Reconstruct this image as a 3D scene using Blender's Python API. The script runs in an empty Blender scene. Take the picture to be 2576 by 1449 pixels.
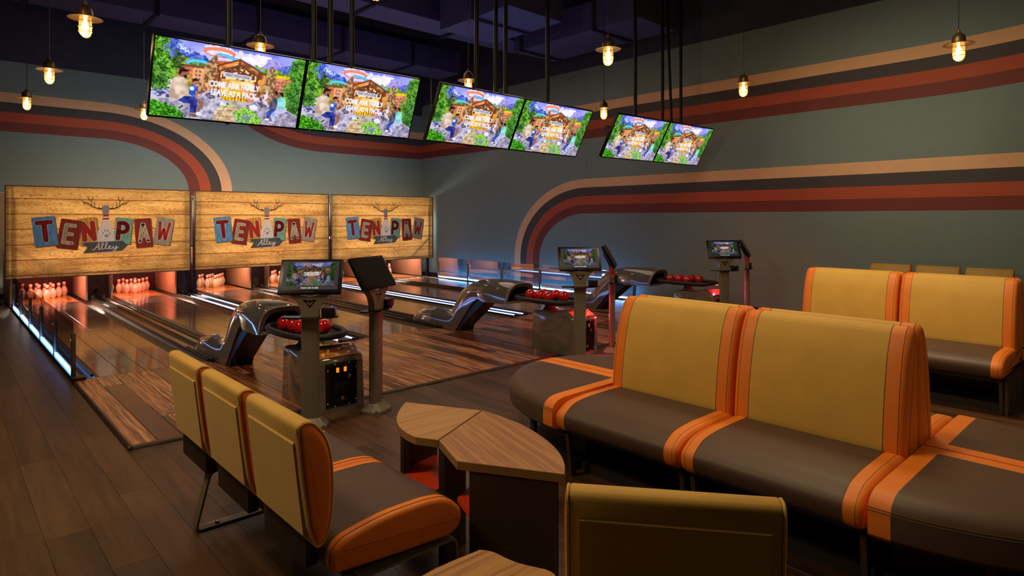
import bpy, bmesh, math, random
import numpy as np
from mathutils import Vector, Matrix
random.seed(7)
S = bpy.context.scene
C = S.collection
PI = math.pi

# ------------------------------------------------------------------ camera, world, exposure
YAW = math.atan(1453/1570.)
cam_d = bpy.data.cameras.new('camera'); cam = bpy.data.objects.new('camera', cam_d); C.objects.link(cam)
cam_d.sensor_width = 36; cam_d.lens = 1570/2576*36; cam_d.shift_y = -(724.5-550)/2576
cam_d.clip_start = .02
cam.location = (0, 0, 1.55); cam.rotation_euler = (PI/2, 0, -YAW)
S.camera = cam
W = bpy.data.worlds.new('world'); S.world = W; W.use_nodes = True
W.node_tree.nodes['Background'].inputs[0].default_value = (.30, .34, .75, 1)
W.node_tree.nodes['Background'].inputs[1].default_value = .004
S.view_settings.view_transform = 'Standard'; S.view_settings.look = 'None'
S.view_settings.gamma = 1; S.view_settings.use_curve_mapping = False
S.view_settings.exposure = 0.0

def area_light(name, loc, rot, size, size_y, power, col, spread=PI):
    l = bpy.data.lights.new(name, 'AREA'); l.shape = 'RECTANGLE'; l.size = size; l.size_y = size_y
    l.energy = power; l.color = col; l.spread = spread
    o = bpy.data.objects.new(name, l); o.location = loc; o.rotation_euler = rot; C.objects.link(o); return o
def point_light(name, loc, power, col, r=.03, parent=None):
    l = bpy.data.lights.new(name, 'POINT'); l.energy = power; l.color = col; l.shadow_soft_size = r
    o = bpy.data.objects.new(name, l); o.location = loc; C.objects.link(o)
    if parent: o.parent = parent
    return o
# warm ceiling downlights over the seating behind the camera (the room goes on there)
area_light('seating_downlight', (-1.0, 4.1, 4.3), (0, math.radians(-24), 0), .8, .8, 92, (1, .74, .42))
area_light('seating_downlight', (2.6, 2.3, 4.6), (0, 0, 0), .9, .9, 54, (1, .74, .40))
area_light('seating_downlight', (5.6, 2.2, 4.6), (0, 0, 0), .9, .9, 40, (1, .76, .44), math.radians(100))
area_light('wall_fill_light', (6.3, 2.6, 4.3), (0, math.radians(-58), 0), .6, 2.0, 15, (1, .82, .54), math.radians(80))  # added fill without a fixture, brightens the middle of the right wall
area_light('seating_downlight', (4.6, -2.2, 3.6), (math.radians(42), 0, 0), .6, .6, 24, (1, .68, .32))
# added blue fill aimed up into the ceiling void, no fixture there
area_light('ceiling_fill_light', (5.3, 9.5, 4.3), (PI, 0, 0), 6, 6, 19, (.24, .25, 1))
area_light('lane_fill_light', (5.3, 8.6, 4.5), (0, 0, 0), 6, 3.4, 72, (1, .74, .60))  # added warm fill over approach and lanes, not a lamp of the room
area_light('lane_fill_light', (5.0, 11.8, 4.6), (math.radians(30), 0, 0), 7, .6, 26, (.60, .76, 1))  # added cool fill towards the far lane ends, also fixtureless
area_light('sign_fill_light', (5.2, 10.4, 4.7), (math.radians(44), 0, 0), 6.5, .4, 72, (1, .88, .70), math.radians(70))  # invented front light that brightens the printed signs

LC = [2.29, 5.29, 8.29]                    # centre of each lane pair
WX, WY = 9.85, 14.28
for c in LC:                                # machine area lamps behind the masking units
    area_light('machine_lamp', (c, 15.0, 1.02), (math.radians(-68), 0, 0), 2.3, .07, 15, (1, .76, .58), math.radians(54))
    area_light('mask_back_lamp', (c, 14.9, 1.9), (math.radians(-80), 0, 0), 2.6, .5, 52, (1, .80, .54))
    for sx in (-.725, .725):
        area_light('pin_deck_lamp', (c+sx, 14.15, .66), (math.radians(28), 0, 0), .8, .06, [15, 10, 8][LC.index(c)], [(1, .22, .13), (1, .42, .24), (1, .42, .26)][LC.index(c)])
area_light('machine_lamp', (9.3, 14.9, 2.3), (math.radians(-60), math.radians(-50), 0), .3, .2, 60, (.85, .92, 1))
area_light('machine_lamp', (1.2, 14.6, .5), (math.radians(-60), math.radians(-50), 0), .2, .2, 3, (1, .9, .7))

# ------------------------------------------------------------------ materials
def lin(c): return tuple(((x/255)/12.92 if x/255 <= .04045 else (((x/255)+.055)/1.055)**2.4) for x in c)
MATS = {}
def new_mat(name):
    m = bpy.data.materials.new(name); m.use_nodes = True; nt = m.node_tree
    return m, nt, nt.nodes['Principled BSDF']
def N(nt, t, **kw):
    n = nt.nodes.new(t)
    for k, v in kw.items():
        if isinstance(k, str) and hasattr(n, k): setattr(n, k, v)
    return n
def mat(name, rgb, rough=.5, metal=0, var=.06, vscale=6, bump=0, bscale=80, coat=0, spec=.5, sheen=0, stretch=(1, 1, 1)):
    if name in MATS: return MATS[name]
    m, nt, b = new_mat(name)
    c = lin(rgb)
    tc = N(nt, 'ShaderNodeTexCoord'); mp = N(nt, 'ShaderNodeMapping'); mp.inputs['Scale'].default_value = stretch
    nt.links.new(tc.outputs['Object'], mp.inputs['Vector'])
    no = N(nt, 'ShaderNodeTexNoise'); no.inputs['Scale'].default_value = vscale; no.inputs['Detail'].default_value = 4
    nt.links.new(mp.outputs[0], no.inputs['Vector'])
    rp = N(nt, 'ShaderNodeValToRGB')
    rp.color_ramp.elements[0].position = .3; rp.color_ramp.elements[1].position = .7
    rp.color_ramp.elements[0].color = (*[x*(1-var) for x in c], 1); rp.color_ramp.elements[1].color = (*[min(1, x*(1+var)) for x in c], 1)
    nt.links.new(no.outputs['Fac'], rp.inputs[0]); nt.links.new(rp.outputs[0], b.inputs['Base Color'])
    b.inputs['Roughness'].default_value = rough; b.inputs['Metallic'].default_value = metal
    b.inputs['Coat Weight'].default_value = coat; b.inputs['Specular IOR Level'].default_value = spec
    b.inputs['Sheen Weight'].default_value = sheen
    if bump:
        n2 = N(nt, 'ShaderNodeTexNoise'); n2.inputs['Scale'].default_value = bscale; n2.inputs['Detail'].default_value = 3
        nt.links.new(mp.outputs[0], n2.inputs['Vector'])
        bp = N(nt, 'ShaderNodeBump'); bp.inputs['Strength'].default_value = bump; bp.inputs['Distance'].default_value = .003
        nt.links.new(n2.outputs['Fac'], bp.inputs['Height']); nt.links.new(bp.outputs[0], b.inputs['Normal'])
    MATS[name] = m; return m
def emit(name, rgb, strength):
    if name in MATS: return MATS[name]
    m, nt, b = new_mat(name)
    b.inputs['Base Color'].default_value = (0, 0, 0, 1)
    b.inputs['Emission Color'].default_value = (*lin(rgb), 1); b.inputs['Emission Strength'].default_value = strength
    MATS[name] = m; return m
def wood(name, cols, axis='Y', rough=.4, scale=1.0, random_tone=.5, coat=0, bump=.15, spec=.5, fine=1.0, pos=None, along=1.3):
    """streaky wood: noise stretched along axis, tone offset per object"""
    if name in MATS: return MATS[name]
    m, nt, b = new_mat(name)
    tc = N(nt, 'ShaderNodeTexCoord'); oi = N(nt, 'ShaderNodeObjectInfo')
    add = N(nt, 'ShaderNodeVectorMath', operation='ADD'); mul = N(nt, 'ShaderNodeVectorMath', operation='SCALE')
    comb = N(nt, 'ShaderNodeCombineXYZ')
    for i in range(3): nt.links.new(oi.outputs['Random'], comb.inputs[i])
    nt.links.new(comb.outputs[0], mul.inputs[0]); mul.inputs['Scale'].default_value = 37
    nt.links.new(tc.outputs['Object'], add.inputs[0]); nt.links.new(mul.outputs[0], add.inputs[1])
    mp = N(nt, 'ShaderNodeMapping'); k = 9*scale; s = {'X': (along, k, k), 'Y': (k, along, k), 'Z': (k, k, along)}[axis]
    mp.inputs['Scale'].default_value = s; nt.links.new(add.outputs[0], mp.inputs['Vector'])
    n1 = N(nt, 'ShaderNodeTexNoise'); n1.inputs['Scale'].default_value = 1.0; n1.inputs['Detail'].default_value = 8
    n1.inputs['Roughness'].default_value = .62; n1.inputs['Distortion'].default_value = .25
    nt.links.new(mp.outputs[0], n1.inputs['Vector'])
    n2 = N(nt, 'ShaderNodeTexNoise'); n2.inputs['Scale'].default_value = 7*fine; n2.inputs['Detail'].default_value = 3
    nt.links.new(mp.outputs[0], n2.inputs['Vector'])
    mx = N(nt, 'ShaderNodeMath', operation='MULTIPLY_ADD'); nt.links.new(n2.outputs['Fac'], mx.inputs[0]); mx.inputs[1].default_value = .34
    nt.links.new(n1.outputs['Fac'], mx.inputs[2])
    m2 = N(nt, 'ShaderNodeMath', operation='MULTIPLY_ADD'); nt.links.new(oi.outputs['Random'], m2.inputs[0]); m2.inputs[1].default_value = random_tone
    nt.links.new(mx.outputs[0], m2.inputs[2])
    rp = N(nt, 'ShaderNodeValToRGB'); el = rp.color_ramp.elements
    lo, hi = .46, .46+.36+random_tone
    while len(el) < len(cols): el.new(.5)
    for i, c in enumerate(cols):
        el[i].position = pos[i] if pos else lo+(hi-lo)*i/(len(cols)-1); el[i].color = (*lin(c), 1)
    nt.links.new(m2.outputs[0], rp.inputs[0])
    nt.links.new(rp.outputs[0], b.inputs['Base Color'])
    b.inputs['Roughness'].default_value = rough; b.inputs['Coat Weight'].default_value = coat; b.inputs['Specular IOR Level'].default_value = spec
    bp = N(nt, 'ShaderNodeBump'); bp.inputs['Strength'].default_value = bump; bp.inputs['Distance'].default_value = .002
    nt.links.new(mx.outputs[0], bp.inputs['Height']); nt.links.new(bp.outputs[0], b.inputs['Normal'])
    MATS[name] = m; return m

M_wall = mat('wall_teal_paint', (106, 122, 122), .75, var=.03, bump=.12, bscale=160)
M_dark = mat('black_ceiling_paint', (46, 45, 62), .8, var=.15)
M_ceil = mat('ceiling_deck_paint', (26, 25, 36), .9, var=.2)
M_duct = mat('painted_duct_metal', (62, 60, 92), .6, var=.08)
M_tan = mat('stripe_tan_paint', (205, 160, 122), .7, var=.03)
M_char = mat('stripe_charcoal_paint', (58, 52, 54), .7, var=.03)
M_rust = mat('stripe_rust_paint', (158, 66, 36), .7, var=.03)
M_maroon = mat('stripe_maroon_paint', (104, 38, 32), .7, var=.03)
M_floor = wood('dark_vinyl_plank', [(38, 23, 14), (62, 40, 24), (82, 54, 33), (92, 62, 38)], 'Y', .38, 2.2, .26, bump=.05)
M_plank = wood('barn_wood_plank', [(68, 36, 30), (158, 58, 42), (196, 132, 92), (104, 56, 42), (208, 152, 108), (154, 54, 40), (186, 124, 88), (88, 48, 38)], 'Y', .24, 1.7, .5, bump=.04, coat=.1, fine=.8, along=.5)
M_lane = wood('lane_board', [(70, 48, 40), (110, 78, 64), (130, 98, 80), (100, 68, 56), (146, 114, 94)], 'Y', .13, 2.2, .3, bump=.02, coat=.2)
M_deck = wood('pin_deck_board', [(120, 60, 36), (190, 120, 70), (215, 165, 95), (150, 80, 50)], 'Y', .2, .8, .3, bump=.03, coat=.2)
M_alum = mat('brushed_grey_metal', (128, 120, 112), .28, .85, var=.12, stretch=(20, 1, 20))
M_gut = mat('satin_gutter_metal', (112, 100, 92), .42, .6, var=.12, stretch=(20, 1, 20))
M_dkmet = mat('dark_track_metal', (52, 46, 42), .3, .7, var=.15)
M_black = mat('black_plastic', (16, 14, 15), .38, var=.1)
M_blackm = mat('matt_black_void', (6, 6, 7), .8)
M_bezel = mat('black_bezel_plastic', (8, 8, 10), .32, spec=.25)
M_kiosk = mat('kiosk_grey_enamel', (118, 110, 98), .36, .25, var=.05)
M_gloss = mat('glossy_charcoal_shell', (108, 102, 100), .08, .25, var=.05, coat=1)
M_cab = mat('ball_return_grey_shell', (112, 104, 96), .12, .15, var=.25, vscale=5, coat=.6, stretch=(1, 1, 3))
M_cabt = mat('ball_return_shell_smooth', (104, 100, 96), .14, .15, var=.04, coat=.6)
M_rubber = mat('black_rubber', (26, 23, 23), .5)
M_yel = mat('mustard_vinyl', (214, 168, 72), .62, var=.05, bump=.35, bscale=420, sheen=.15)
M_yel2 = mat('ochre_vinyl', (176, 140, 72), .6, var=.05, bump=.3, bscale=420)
M_ora = mat('orange_vinyl', (234, 128, 38), .5, var=.04, bump=.2, bscale=300)
M_org2 = mat('orange_red_laminate', (228, 66, 12), .45, var=.04)
M_brn = mat('brown_leather', (84, 62, 52), .5, var=.06, bump=.2, bscale=260)
M_seam = mat('stitch_thread', (110, 92, 50), .7)
M_dseam = mat('dark_stitch_thread', (112, 66, 34), .7)
M_base = mat('dark_laminate', (38, 31, 26), .45, var=.08)
M_gable = mat('table_gable_laminate', (62, 48, 34), .5, var=.06)
M_frame = mat('olive_grey_steel', (126, 116, 90), .36, .35, var=.08)
M_oak1 = wood('oak_laminate_a', [(136, 96, 56), (176, 128, 78), (190, 142, 88), (160, 114, 68)], 'X', .4, 6, .02, bump=.03, pos=[.35, .5, .62, .78])
M_oak2 = wood('oak_laminate_b', [(128, 84, 54), (172, 120, 76), (186, 134, 86), (156, 106, 68)], 'Y', .38, 6, .02, bump=.03, pos=[.4, .5, .62, .74])
M_edge = mat('table_edge_band', (146, 112, 66), .5, var=.06)
M_pin = mat('white_pin_plastic', (236, 222, 210), .25, var=.02, coat=.3)
M_red = mat('red_pin_band', (190, 22, 22), .35)
M_ball = mat('red_marbled_ball', (196, 12, 22), .06, var=.35, vscale=14, coat=1)
M_board = mat('pale_partition_board', (196, 160, 132), .4, var=.05)
M_dkbrd = mat('brown_machine_panel', (74, 46, 36), .35, var=.25, vscale=9)
M_string = mat('pin_string', (60, 30, 26), .8)
M_post = mat('navy_black_post', (26, 24, 44), .35, .4)
M_pole = mat('black_steel_pole', (13, 12, 12), .42, 0, spec=.22)
M_white = mat('white_plastic', (220, 216, 205), .4)
M_brass = mat('lock_brass', (170, 150, 100), .2, .9)
E_led = emit('white_blue_led', (140, 170, 255), 10)
E_led2 = emit('blue_led', (95, 165, 255), 16)
E_bulb = emit('filament_glow', (255, 190, 90), 60)
E_btn = emit('orange_button_glow', (255, 110, 10), 2.2)
E_btnd = mat('dim_button', (60, 30, 20), .4)
E_red = emit('red_led', (255, 20, 40), 14)
E_grn = emit('green_led', (130, 255, 40), .8)
E_blu = emit('tiny_blue_led', (110, 100, 255), 1.6)
E_text = emit('screen_text_white', (240, 240, 250), 1.0)
E_textd = emit('screen_text_dim', (235, 240, 255), .8)
E_sign = emit('screen_sign_pale', (225, 222, 235), .9)
E_signt = emit('screen_sign_text', (70, 75, 100), .8)

def glassy(name, tint, gl=.12, rough=.02, ior=1.5):
    if name in MATS: return MATS[name]
    m, nt, b = new_mat(name); nt.nodes.remove(b)
    out = nt.nodes['Material Output']
    t = N(nt, 'ShaderNodeBsdfTransparent'); t.inputs[0].default_value = (*tint, 1)
    g = N(nt, 'ShaderNodeBsdfGlossy'); g.inputs['Roughness'].default_value = rough; g.inputs[0].default_value = (.9, .9, .9, 1)
    fr = N(nt, 'ShaderNodeFresnel'); fr.inputs[0].default_value = ior or 1.0001
    ad = N(nt, 'ShaderNodeMath', operation='ADD'); ad.inputs[1].default_value = gl; ad.use_clamp = True
    nt.links.new(fr.outputs[0], ad.inputs[0])
    mx = N(nt, 'ShaderNodeMixShader'); nt.links.new(ad.outputs[0], mx.inputs[0])
    nt.links.new(t.outputs[0], mx.inputs[1]); nt.links.new(g.outputs[0], mx.inputs[2]); nt.links.new(mx.outputs[0], out.inputs[0])
    MATS[name] = m; return m
M_glass = glassy('smoked_glass', (.60, .55, .53), .12, ior=0)
M_glass2 = glassy('clear_panel_glass', (.86, .9, .94), .34, ior=0)
M_jar = glassy('lamp_jar_glass', (1, .93, .72), .02)
_nt = M_jar.node_tree; _o = _nt.nodes['Material Output']; _src = _o.inputs[0].links[0].from_socket
_tr = _nt.nodes.new('ShaderNodeBsdfTranslucent'); _tr.inputs[0].default_value = (1, .9, .66, 1); _mx = _nt.nodes.new('ShaderNodeMixShader'); _mx.inputs[0].default_value = .07
_nt.links.new(_src, _mx.inputs[1]); _nt.links.new(_tr.outputs[0], _mx.inputs[2]); _nt.links.new(_mx.outputs[0], _o.inputs[0])
M_shelf = glassy('tinted_shelf_acrylic', (.12, .11, .10), .08)

def banner_mat():
    m, nt, b = new_mat('printed_plank_banner')
    tc = N(nt, 'ShaderNodeTexCoord'); sp = N(nt, 'ShaderNodeSeparateXYZ'); nt.links.new(tc.outputs['Object'], sp.inputs[0])
    # per-board row number for tone shift
    row = N(nt, 'ShaderNodeMath', operation='MULTIPLY_ADD'); nt.links.new(sp.outputs['Z'], row.inputs[0]); row.inputs[1].default_value = 1/.2675; row.inputs[2].default_value = -.217
    fl = N(nt, 'ShaderNodeMath', operation='FLOOR'); nt.links.new(row.outputs[0], fl.inputs[0])
    cb = N(nt, 'ShaderNodeCombineXYZ'); nt.links.new(fl.outputs[0], cb.inputs[1])
    add = N(nt, 'ShaderNodeVectorMath', operation='ADD'); sc = N(nt, 'ShaderNodeVectorMath', operation='SCALE'); sc.inputs['Scale'].default_value = 3.37
    nt.links.new(cb.outputs[0], sc.inputs[0]); nt.links.new(tc.outputs['Object'], add.inputs[0]); nt.links.new(sc.outputs[0], add.inputs[1])
    mp = N(nt, 'ShaderNodeMapping'); mp.inputs['Scale'].default_value = (.9, 1, 7); nt.links.new(add.outputs[0], mp.inputs[0])
    n1 = N(nt, 'ShaderNodeTexNoise'); n1.inputs['Scale'].default_value = 1.6; n1.inputs['Detail'].default_value = 3; n1.inputs['Distortion'].default_value = .4
    nt.links.new(mp.outputs[0], n1.inputs[0])
    rg = N(nt, 'ShaderNodeMath', operation='MULTIPLY'); rg.inputs[1].default_value = 16; nt.links.new(n1.outputs[0], rg.inputs[0])
    fr = N(nt, 'ShaderNodeMath', operation='FRACT'); nt.links.new(rg.outputs[0], fr.inputs[0])
    rp = N(nt, 'ShaderNodeValToRGB'); e = rp.color_ramp.elements
    e[0].position = 0; e[0].color = (*lin((150, 96, 52)), 1); e[1].position = 1; e[1].color = (*lin((214, 166, 100)), 1)
    x = e.new(.25); x.color = (*lin((206, 154, 88)), 1); x = e.new(.7); x.color = (*lin((220, 176, 108)), 1)
    nt.links.new(fr.outputs[0], rp.inputs[0])
    n3 = N(nt, 'ShaderNodeTexNoise'); n3.inputs['Scale'].default_value = .9; n3.inputs['Detail'].default_value = 6; nt.links.new(mp.outputs[0], n3.inputs[0])
    rp2 = N(nt, 'ShaderNodeValToRGB'); e = rp2.color_ramp.elements; e[0].position = .35; e[0].color = (.52, .42, .36, 1); e[1].position = .6; e[1].color = (1, 1, .95, 1)
    nt.links.new(n3.outputs[0], rp2.inputs[0])
    mu = N(nt, 'ShaderNodeMixRGB', blend_type='MULTIPLY'); mu.inputs[0].default_value = .8
    nt.links.new(rp.outputs[0], mu.inputs[1]); nt.links.new(rp2.outputs[0], mu.inputs[2])
    # printed joints
    ff = N(nt, 'ShaderNodeMath', operation='FRACT'); nt.links.new(row.outputs[0], ff.inputs[0])
    rj = N(nt, 'ShaderNodeValToRGB'); e = rj.color_ramp.elements; e[0].position = 0; e[0].color = (.12, .07, .07, 1); e[1].position = .045; e[1].color = (1, 1, 1, 1)
    x = e.new(.03); x.color = (.35, .25, .22, 1); x = e.new(.93); x.color = (1, 1, 1, 1); x = e.new(1.0); x.color = (.7, .6, .55, 1)
    nt.links.new(ff.outputs[0], rj.inputs[0])
    mj = N(nt, 'ShaderNodeMixRGB', blend_type='MULTIPLY'); mj.inputs[0].default_value = 1
    nt.links.new(mu.outputs[0], mj.inputs[1]); nt.links.new(rj.outputs[0], mj.inputs[2])
    tr = N(nt, 'ShaderNodeBsdfTranslucent'); df = N(nt, 'ShaderNodeBsdfDiffuse'); mx = N(nt, 'ShaderNodeMixShader'); mx.inputs[0].default_value = .36
    nt.links.new(mj.outputs[0], tr.inputs[0]); nt.links.new(mj.outputs[0], df.inputs[0])
    nt.links.new(df.outputs[0], mx.inputs[1]); nt.links.new(tr.outputs[0], mx.inputs[2]); nt.links.new(mx.outputs[0], nt.nodes['Material Output'].inputs[0])
    nt.nodes.remove(b); return m
M_banner = banner_mat()
def printed(name, rgb, streak=.25):
    if name in MATS: return MATS[name]
    m, nt, b = new_mat(name); c = lin(rgb)
    tc = N(nt, 'ShaderNodeTexCoord'); mp = N(nt, 'ShaderNodeMapping'); mp.inputs['Scale'].default_value = (12, 1, 2); nt.links.new(tc.outputs['Object'], mp.inputs[0])
    n1 = N(nt, 'ShaderNodeTexNoise'); n1.inputs['Scale'].default_value = 3; n1.inputs['Detail'].default_value = 6; nt.links.new(mp.outputs[0], n1.inputs[0])
    rp = N(nt, 'ShaderNodeValToRGB'); e = rp.color_ramp.elements; e[0].position = .35; e[1].position = .65
    e[0].color = (*[x*(1-streak) for x in c], 1); e[1].color = (*[min(1, x*(1+streak)) for x in c], 1); nt.links.new(n1.outputs[0], rp.inputs[0])
    tr = N(nt, 'ShaderNodeBsdfTranslucent'); df = N(nt, 'ShaderNodeBsdfDiffuse'); mx = N(nt, 'ShaderNodeMixShader'); mx.inputs[0].default_value = .25
    nt.links.new(rp.outputs[0], tr.inputs[0]); nt.links.new(rp.outputs[0], df.inputs[0])
    nt.links.new(df.outputs[0], mx.inputs[1]); nt.links.new(tr.outputs[0], mx.inputs[2]); nt.links.new(mx.outputs[0], nt.nodes['Material Output'].inputs[0])
    nt.nodes.remove(b); MATS[name] = m; return m

# ------------------------------------------------------------------ mesh helpers
class MB:
    def __init__(s): s.v = []; s.f = []
    def add(s, vs, fs):
        o = len(s.v); s.v += [tuple(v) for v in vs]; s.f += [tuple(i+o for i in f) for f in fs]; return s
    def box(s, x0, x1, y0, y1, z0, z1):
        v = [(x, y, z) for x in (x0, x1) for y in (y0, y1) for z in (z0, z1)]
        return s.add(v, [(0, 1, 3, 2), (4, 6, 7, 5), (0, 4, 5, 1), (2, 3, 7, 6), (0, 2, 6, 4), (1, 5, 7, 3)])
    def bbox(s, x0, x1, y0, y1, z0, z1, b=.01):
        """box with chamfered edges"""
        bm = bmesh.new(); bmesh.ops.create_cube(bm, size=1)
        for v in bm.verts: v.co = Vector(((x0+x1)/2+v.co.x*(x1-x0), (y0+y1)/2+v.co.y*(y1-y0), (z0+z1)/2+v.co.z*(z1-z0)))
        bmesh.ops.bevel(bm, geom=bm.edges[:], offset=b, segments=2, affect='EDGES', profile=.6)
        return s.bm(bm)
    def bm(s, bm, mtx=None):
        bm.verts.index_update()
        vs = [(mtx @ v.co if mtx else v.co)[:] for v in bm.verts]; fs = [[v.index for v in f.verts] for f in bm.faces]
        bm.free(); return s.add(vs, fs)
    def loft(s, rings, cap0=True, cap1=True, closed=True):
        n = len(rings[0]); vs = [p for r in rings for p in r]; fs = []
        for i in range(len(rings)-1):
            for j in range(n if closed else n-1):
                a = i*n+j; b = i*n+(j+1) % n; fs.append((a, b, b+n, a+n))
        if cap0: fs.append(tuple(range(n))[::-1])
        if cap1: fs.append(tuple((len(rings)-1)*n+j for j in range(n)))
        return s.add(vs, fs)
    def tube(s, pts, r, n=8, closed=False):
        pts = [Vector(p) for p in pts]; L = len(pts); rings = []
        prev = None
        for i, p in enumerate(pts):
            if closed: d = pts[(i+1) % L]-pts[i-1]
            else: d = pts[min(i+1, L-1)]-pts[max(i-1, 0)]
            d.normalize()
            if prev is None: u = d.orthogonal().normalized()
            else: u = (prev-d*prev.dot(d)).normalized()
            prev = u; w = d.cross(u); rr = r[i] if isinstance(r, (list, tuple)) else r
            rings.append([p+(u*math.cos(t)+w*math.sin(t))*rr for t in [2*PI*k/n for k in range(n)]])
        if closed: rings.append(rings[0]); return s.loft(rings, False, False)
        return s.loft(rings)
    def lathe(s, prof, n=20, loc=(0, 0, 0), cap=True):
        rings = [[(loc[0]+r*math.cos(2*PI*k/n), loc[1]+r*math.sin(2*PI*k/n), loc[2]+z) for k in range(n)] for r, z in prof]
        return s.loft(rings, cap, cap)
    def prism(s, poly, axis, a, b):
        """2D polygon extruded along an axis: axis X -> poly is (y,z); Y -> (x,z); Z -> (x,y)"""
        f = {'X': lambda p, t: (t, p[0], p[1]), 'Y': lambda p, t: (p[0], t, p[1]), 'Z': lambda p, t: (p[0], p[1], t)}[axis]
        return s.loft([[f(p, a) for p in poly], [f(p, b) for p in poly]])
    def build(s, name, m, parent=None, smooth=True, ang=40):
        me = bpy.data.meshes.new(name); me.from_pydata(s.v, [], s.f); me.update()
        bm = bmesh.new(); bm.from_mesh(me); bmesh.ops.recalc_face_normals(bm, faces=bm.faces[:]); bm.to_mesh(me); bm.free()
        me.materials.append(m)
        if smooth: me.shade_smooth(); me.set_sharp_from_angle(angle=math.radians(ang))
        o = bpy.data.objects.new(name, me); C.objects.link(o)
        if parent: o.parent = parent
        return o
def box(name, m, parent, *a, b=0):
    mb = MB(); (mb.bbox(*a, b=b) if b else mb.box(*a)); return mb.build(name, m, parent)
def tag(o, label=None, cat=None, group=None, kind=None):
    if label: o['label'] = label
    if cat: o['category'] = cat
    if group: o['group'] = group
    if kind: o['kind'] = kind
    return o
def thing(name, label, cat, loc=(0, 0, 0), rz=0, group=None):
    o = bpy.data.objects.new(name, None); o.empty_display_size = .1; C.objects.link(o); o.location = loc; o.rotation_euler = (0, 0, rz)
    return tag(o, label, cat, group)
def copy_tree(o, parent=None):
    c = o.copy(); C.objects.link(c)
    if parent: c.parent = parent
    for ch in list(o.children): copy_tree(ch, c)
    return c
def dup(o, loc, rz=0, label=None, group=None):
    c = copy_tree(o); c.location = loc; c.rotation_euler = (0, 0, rz)
    if label: c['label'] = label
    if group: c['group'] = group
    return c
def round_poly(pts, seg=5):
    """pts: (x,y,r) -> filleted polygon"""
    out = []; n = len(pts)
    for i in range(n):
        p = Vector(pts[i][:2]); a = Vector(pts[i-1][:2]); b = Vector(pts[(i+1) % n][:2]); r = pts[i][2]
        if r <= 0: out.append(tuple(p)); continue
        d1 = (a-p); d2 = (b-p); l = min(r, d1.length*.49, d2.length*.49); d1.normalize(); d2.normalize()
        s, e = p+d1*l, p+d2*l
        for k in range(seg+1):
            t = k/seg; out.append(tuple(s*(1-t)**2+p*2*t*(1-t)+e*t*t))
    return out
def scalep(poly, f):
    cx = (min(p[0] for p in poly)+max(p[0] for p in poly))/2; cy = (min(p[1] for p in poly)+max(p[1] for p in poly))/2
    return [(cx+(p[0]-cx)*f, cy+(p[1]-cy)*f) for p in poly]
def shrink(poly, d):
    """inset a closed polygon by moving along averaged normals"""
    n = len(poly); ar = sum(poly[i-1][0]*poly[i][1]-poly[i][0]*poly[i-1][1] for i in range(n)); sg = 1 if ar > 0 else -1
    out = []
    for i in range(n):
        a = Vector(poly[i-1]); b = Vector(poly[(i+1) % n]); t = (b-a)
        if t.length < 1e-9: out.append(poly[i]); continue
        t.normalize(); out.append((poly[i][0]-t.y*d*sg, poly[i][1]+t.x*d*sg))
    return out
def cushion(name, prof, v0, v1, m, parent, r0=.0, r1=.0, rings=4):
    """profile (u,z) lofted along local y from v0 to v1; r0/r1 round the two ends"""
    st = []
    if r0 > 0: st += [(v0+r0*(1-math.cos(PI/2*k/rings)), r0*(1-math.sin(PI/2*k/rings))) for k in range(rings)]
    st += [(v0+r0, 0), (v1-r1, 0)]
    if r1 > 0: st += [(v1-r1*(1-math.cos(PI/2*k/rings)), r1*(1-math.sin(PI/2*k/rings))) for k in range(rings)][::-1]
    mb = MB(); mb.loft([[(p[0], v, p[1]) for p in (shrink(prof, d) if d > 1e-6 else prof)] for v, d in st])
    return mb.build(name, m, parent, ang=60)
def seam(name, prof, v, m, parent, r=.0022, grow=.0006, sel=None):
    p = shrink(prof, -grow)
    if sel: p = [q for q in p if sel(q)]
    mb = MB(); mb.tube([(q[0], v, q[1]) for q in p], r, 5, closed=not sel)
    return mb.build(name, m, parent)
def font_obj(name, txt, size, m, parent=None, offset=0, extrude=0, align='CENTER', shear=0, space=1.0):
    cu = bpy.data.curves.new(name, 'FONT'); cu.body = txt; cu.size = size; cu.offset = offset; cu.extrude = extrude
    cu.align_x = align; cu.align_y = 'CENTER'; cu.shear = shear; cu.resolution_u = 2; cu.space_character = space
    t = bpy.data.objects.new(name, cu); C.objects.link(t)
    dg = bpy.context.evaluated_depsgraph_get(); me = bpy.data.meshes.new_from_object(t.evaluated_get(dg))
    C.objects.unlink(t); bpy.data.objects.remove(t)
    me.materials.clear(); me.materials.append(m); me.name = name
    o = bpy.data.objects.new(name, me); C.objects.link(o)
    if parent: o.parent = parent
    return o

# ------------------------------------------------------------------ room shell
def struct(name, mb, m, parent=None, **k):
    o = mb.build(name, m, parent, **k)
    if not parent: o['kind'] = 'structure'
    return o
floor = struct('floor', MB().box(-4, WX, -4, 4.80, -.12, -.004).box(-4, .955, 4.80, WY, -.12, -.004).box(.955, WX, 4.80, 17, -.16, -.10), mat('subfloor', (54, 36, 23), .6))
planks = []
def plank_rows(x0, x1, y0, y1, w=.185, L=1.25):
    x = x0; r = 0
    while x < x1-.01:
        xe = min(x+w, x1); y = y0-random.uniform(0, L)
        while y < y1:
            a, b = max(y, y0), min(y+L, y1)
            if b-a > .05: planks.append((x, xe, a, b))
            y += L
        x += w; r += 1
plank_rows(-2.385, .945, .25, WY); plank_rows(.945, WX, .25, 4.795)
def seen(p):
    for x in p[:2]:
        for y in p[2:]:
            f = x*math.sin(YAW)+y*math.cos(YAW); r = (x*math.cos(YAW)-y*math.sin(YAW))/max(f, .1)
            if f > 2.65 and abs(r) < .83: return 0
    return 1
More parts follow.
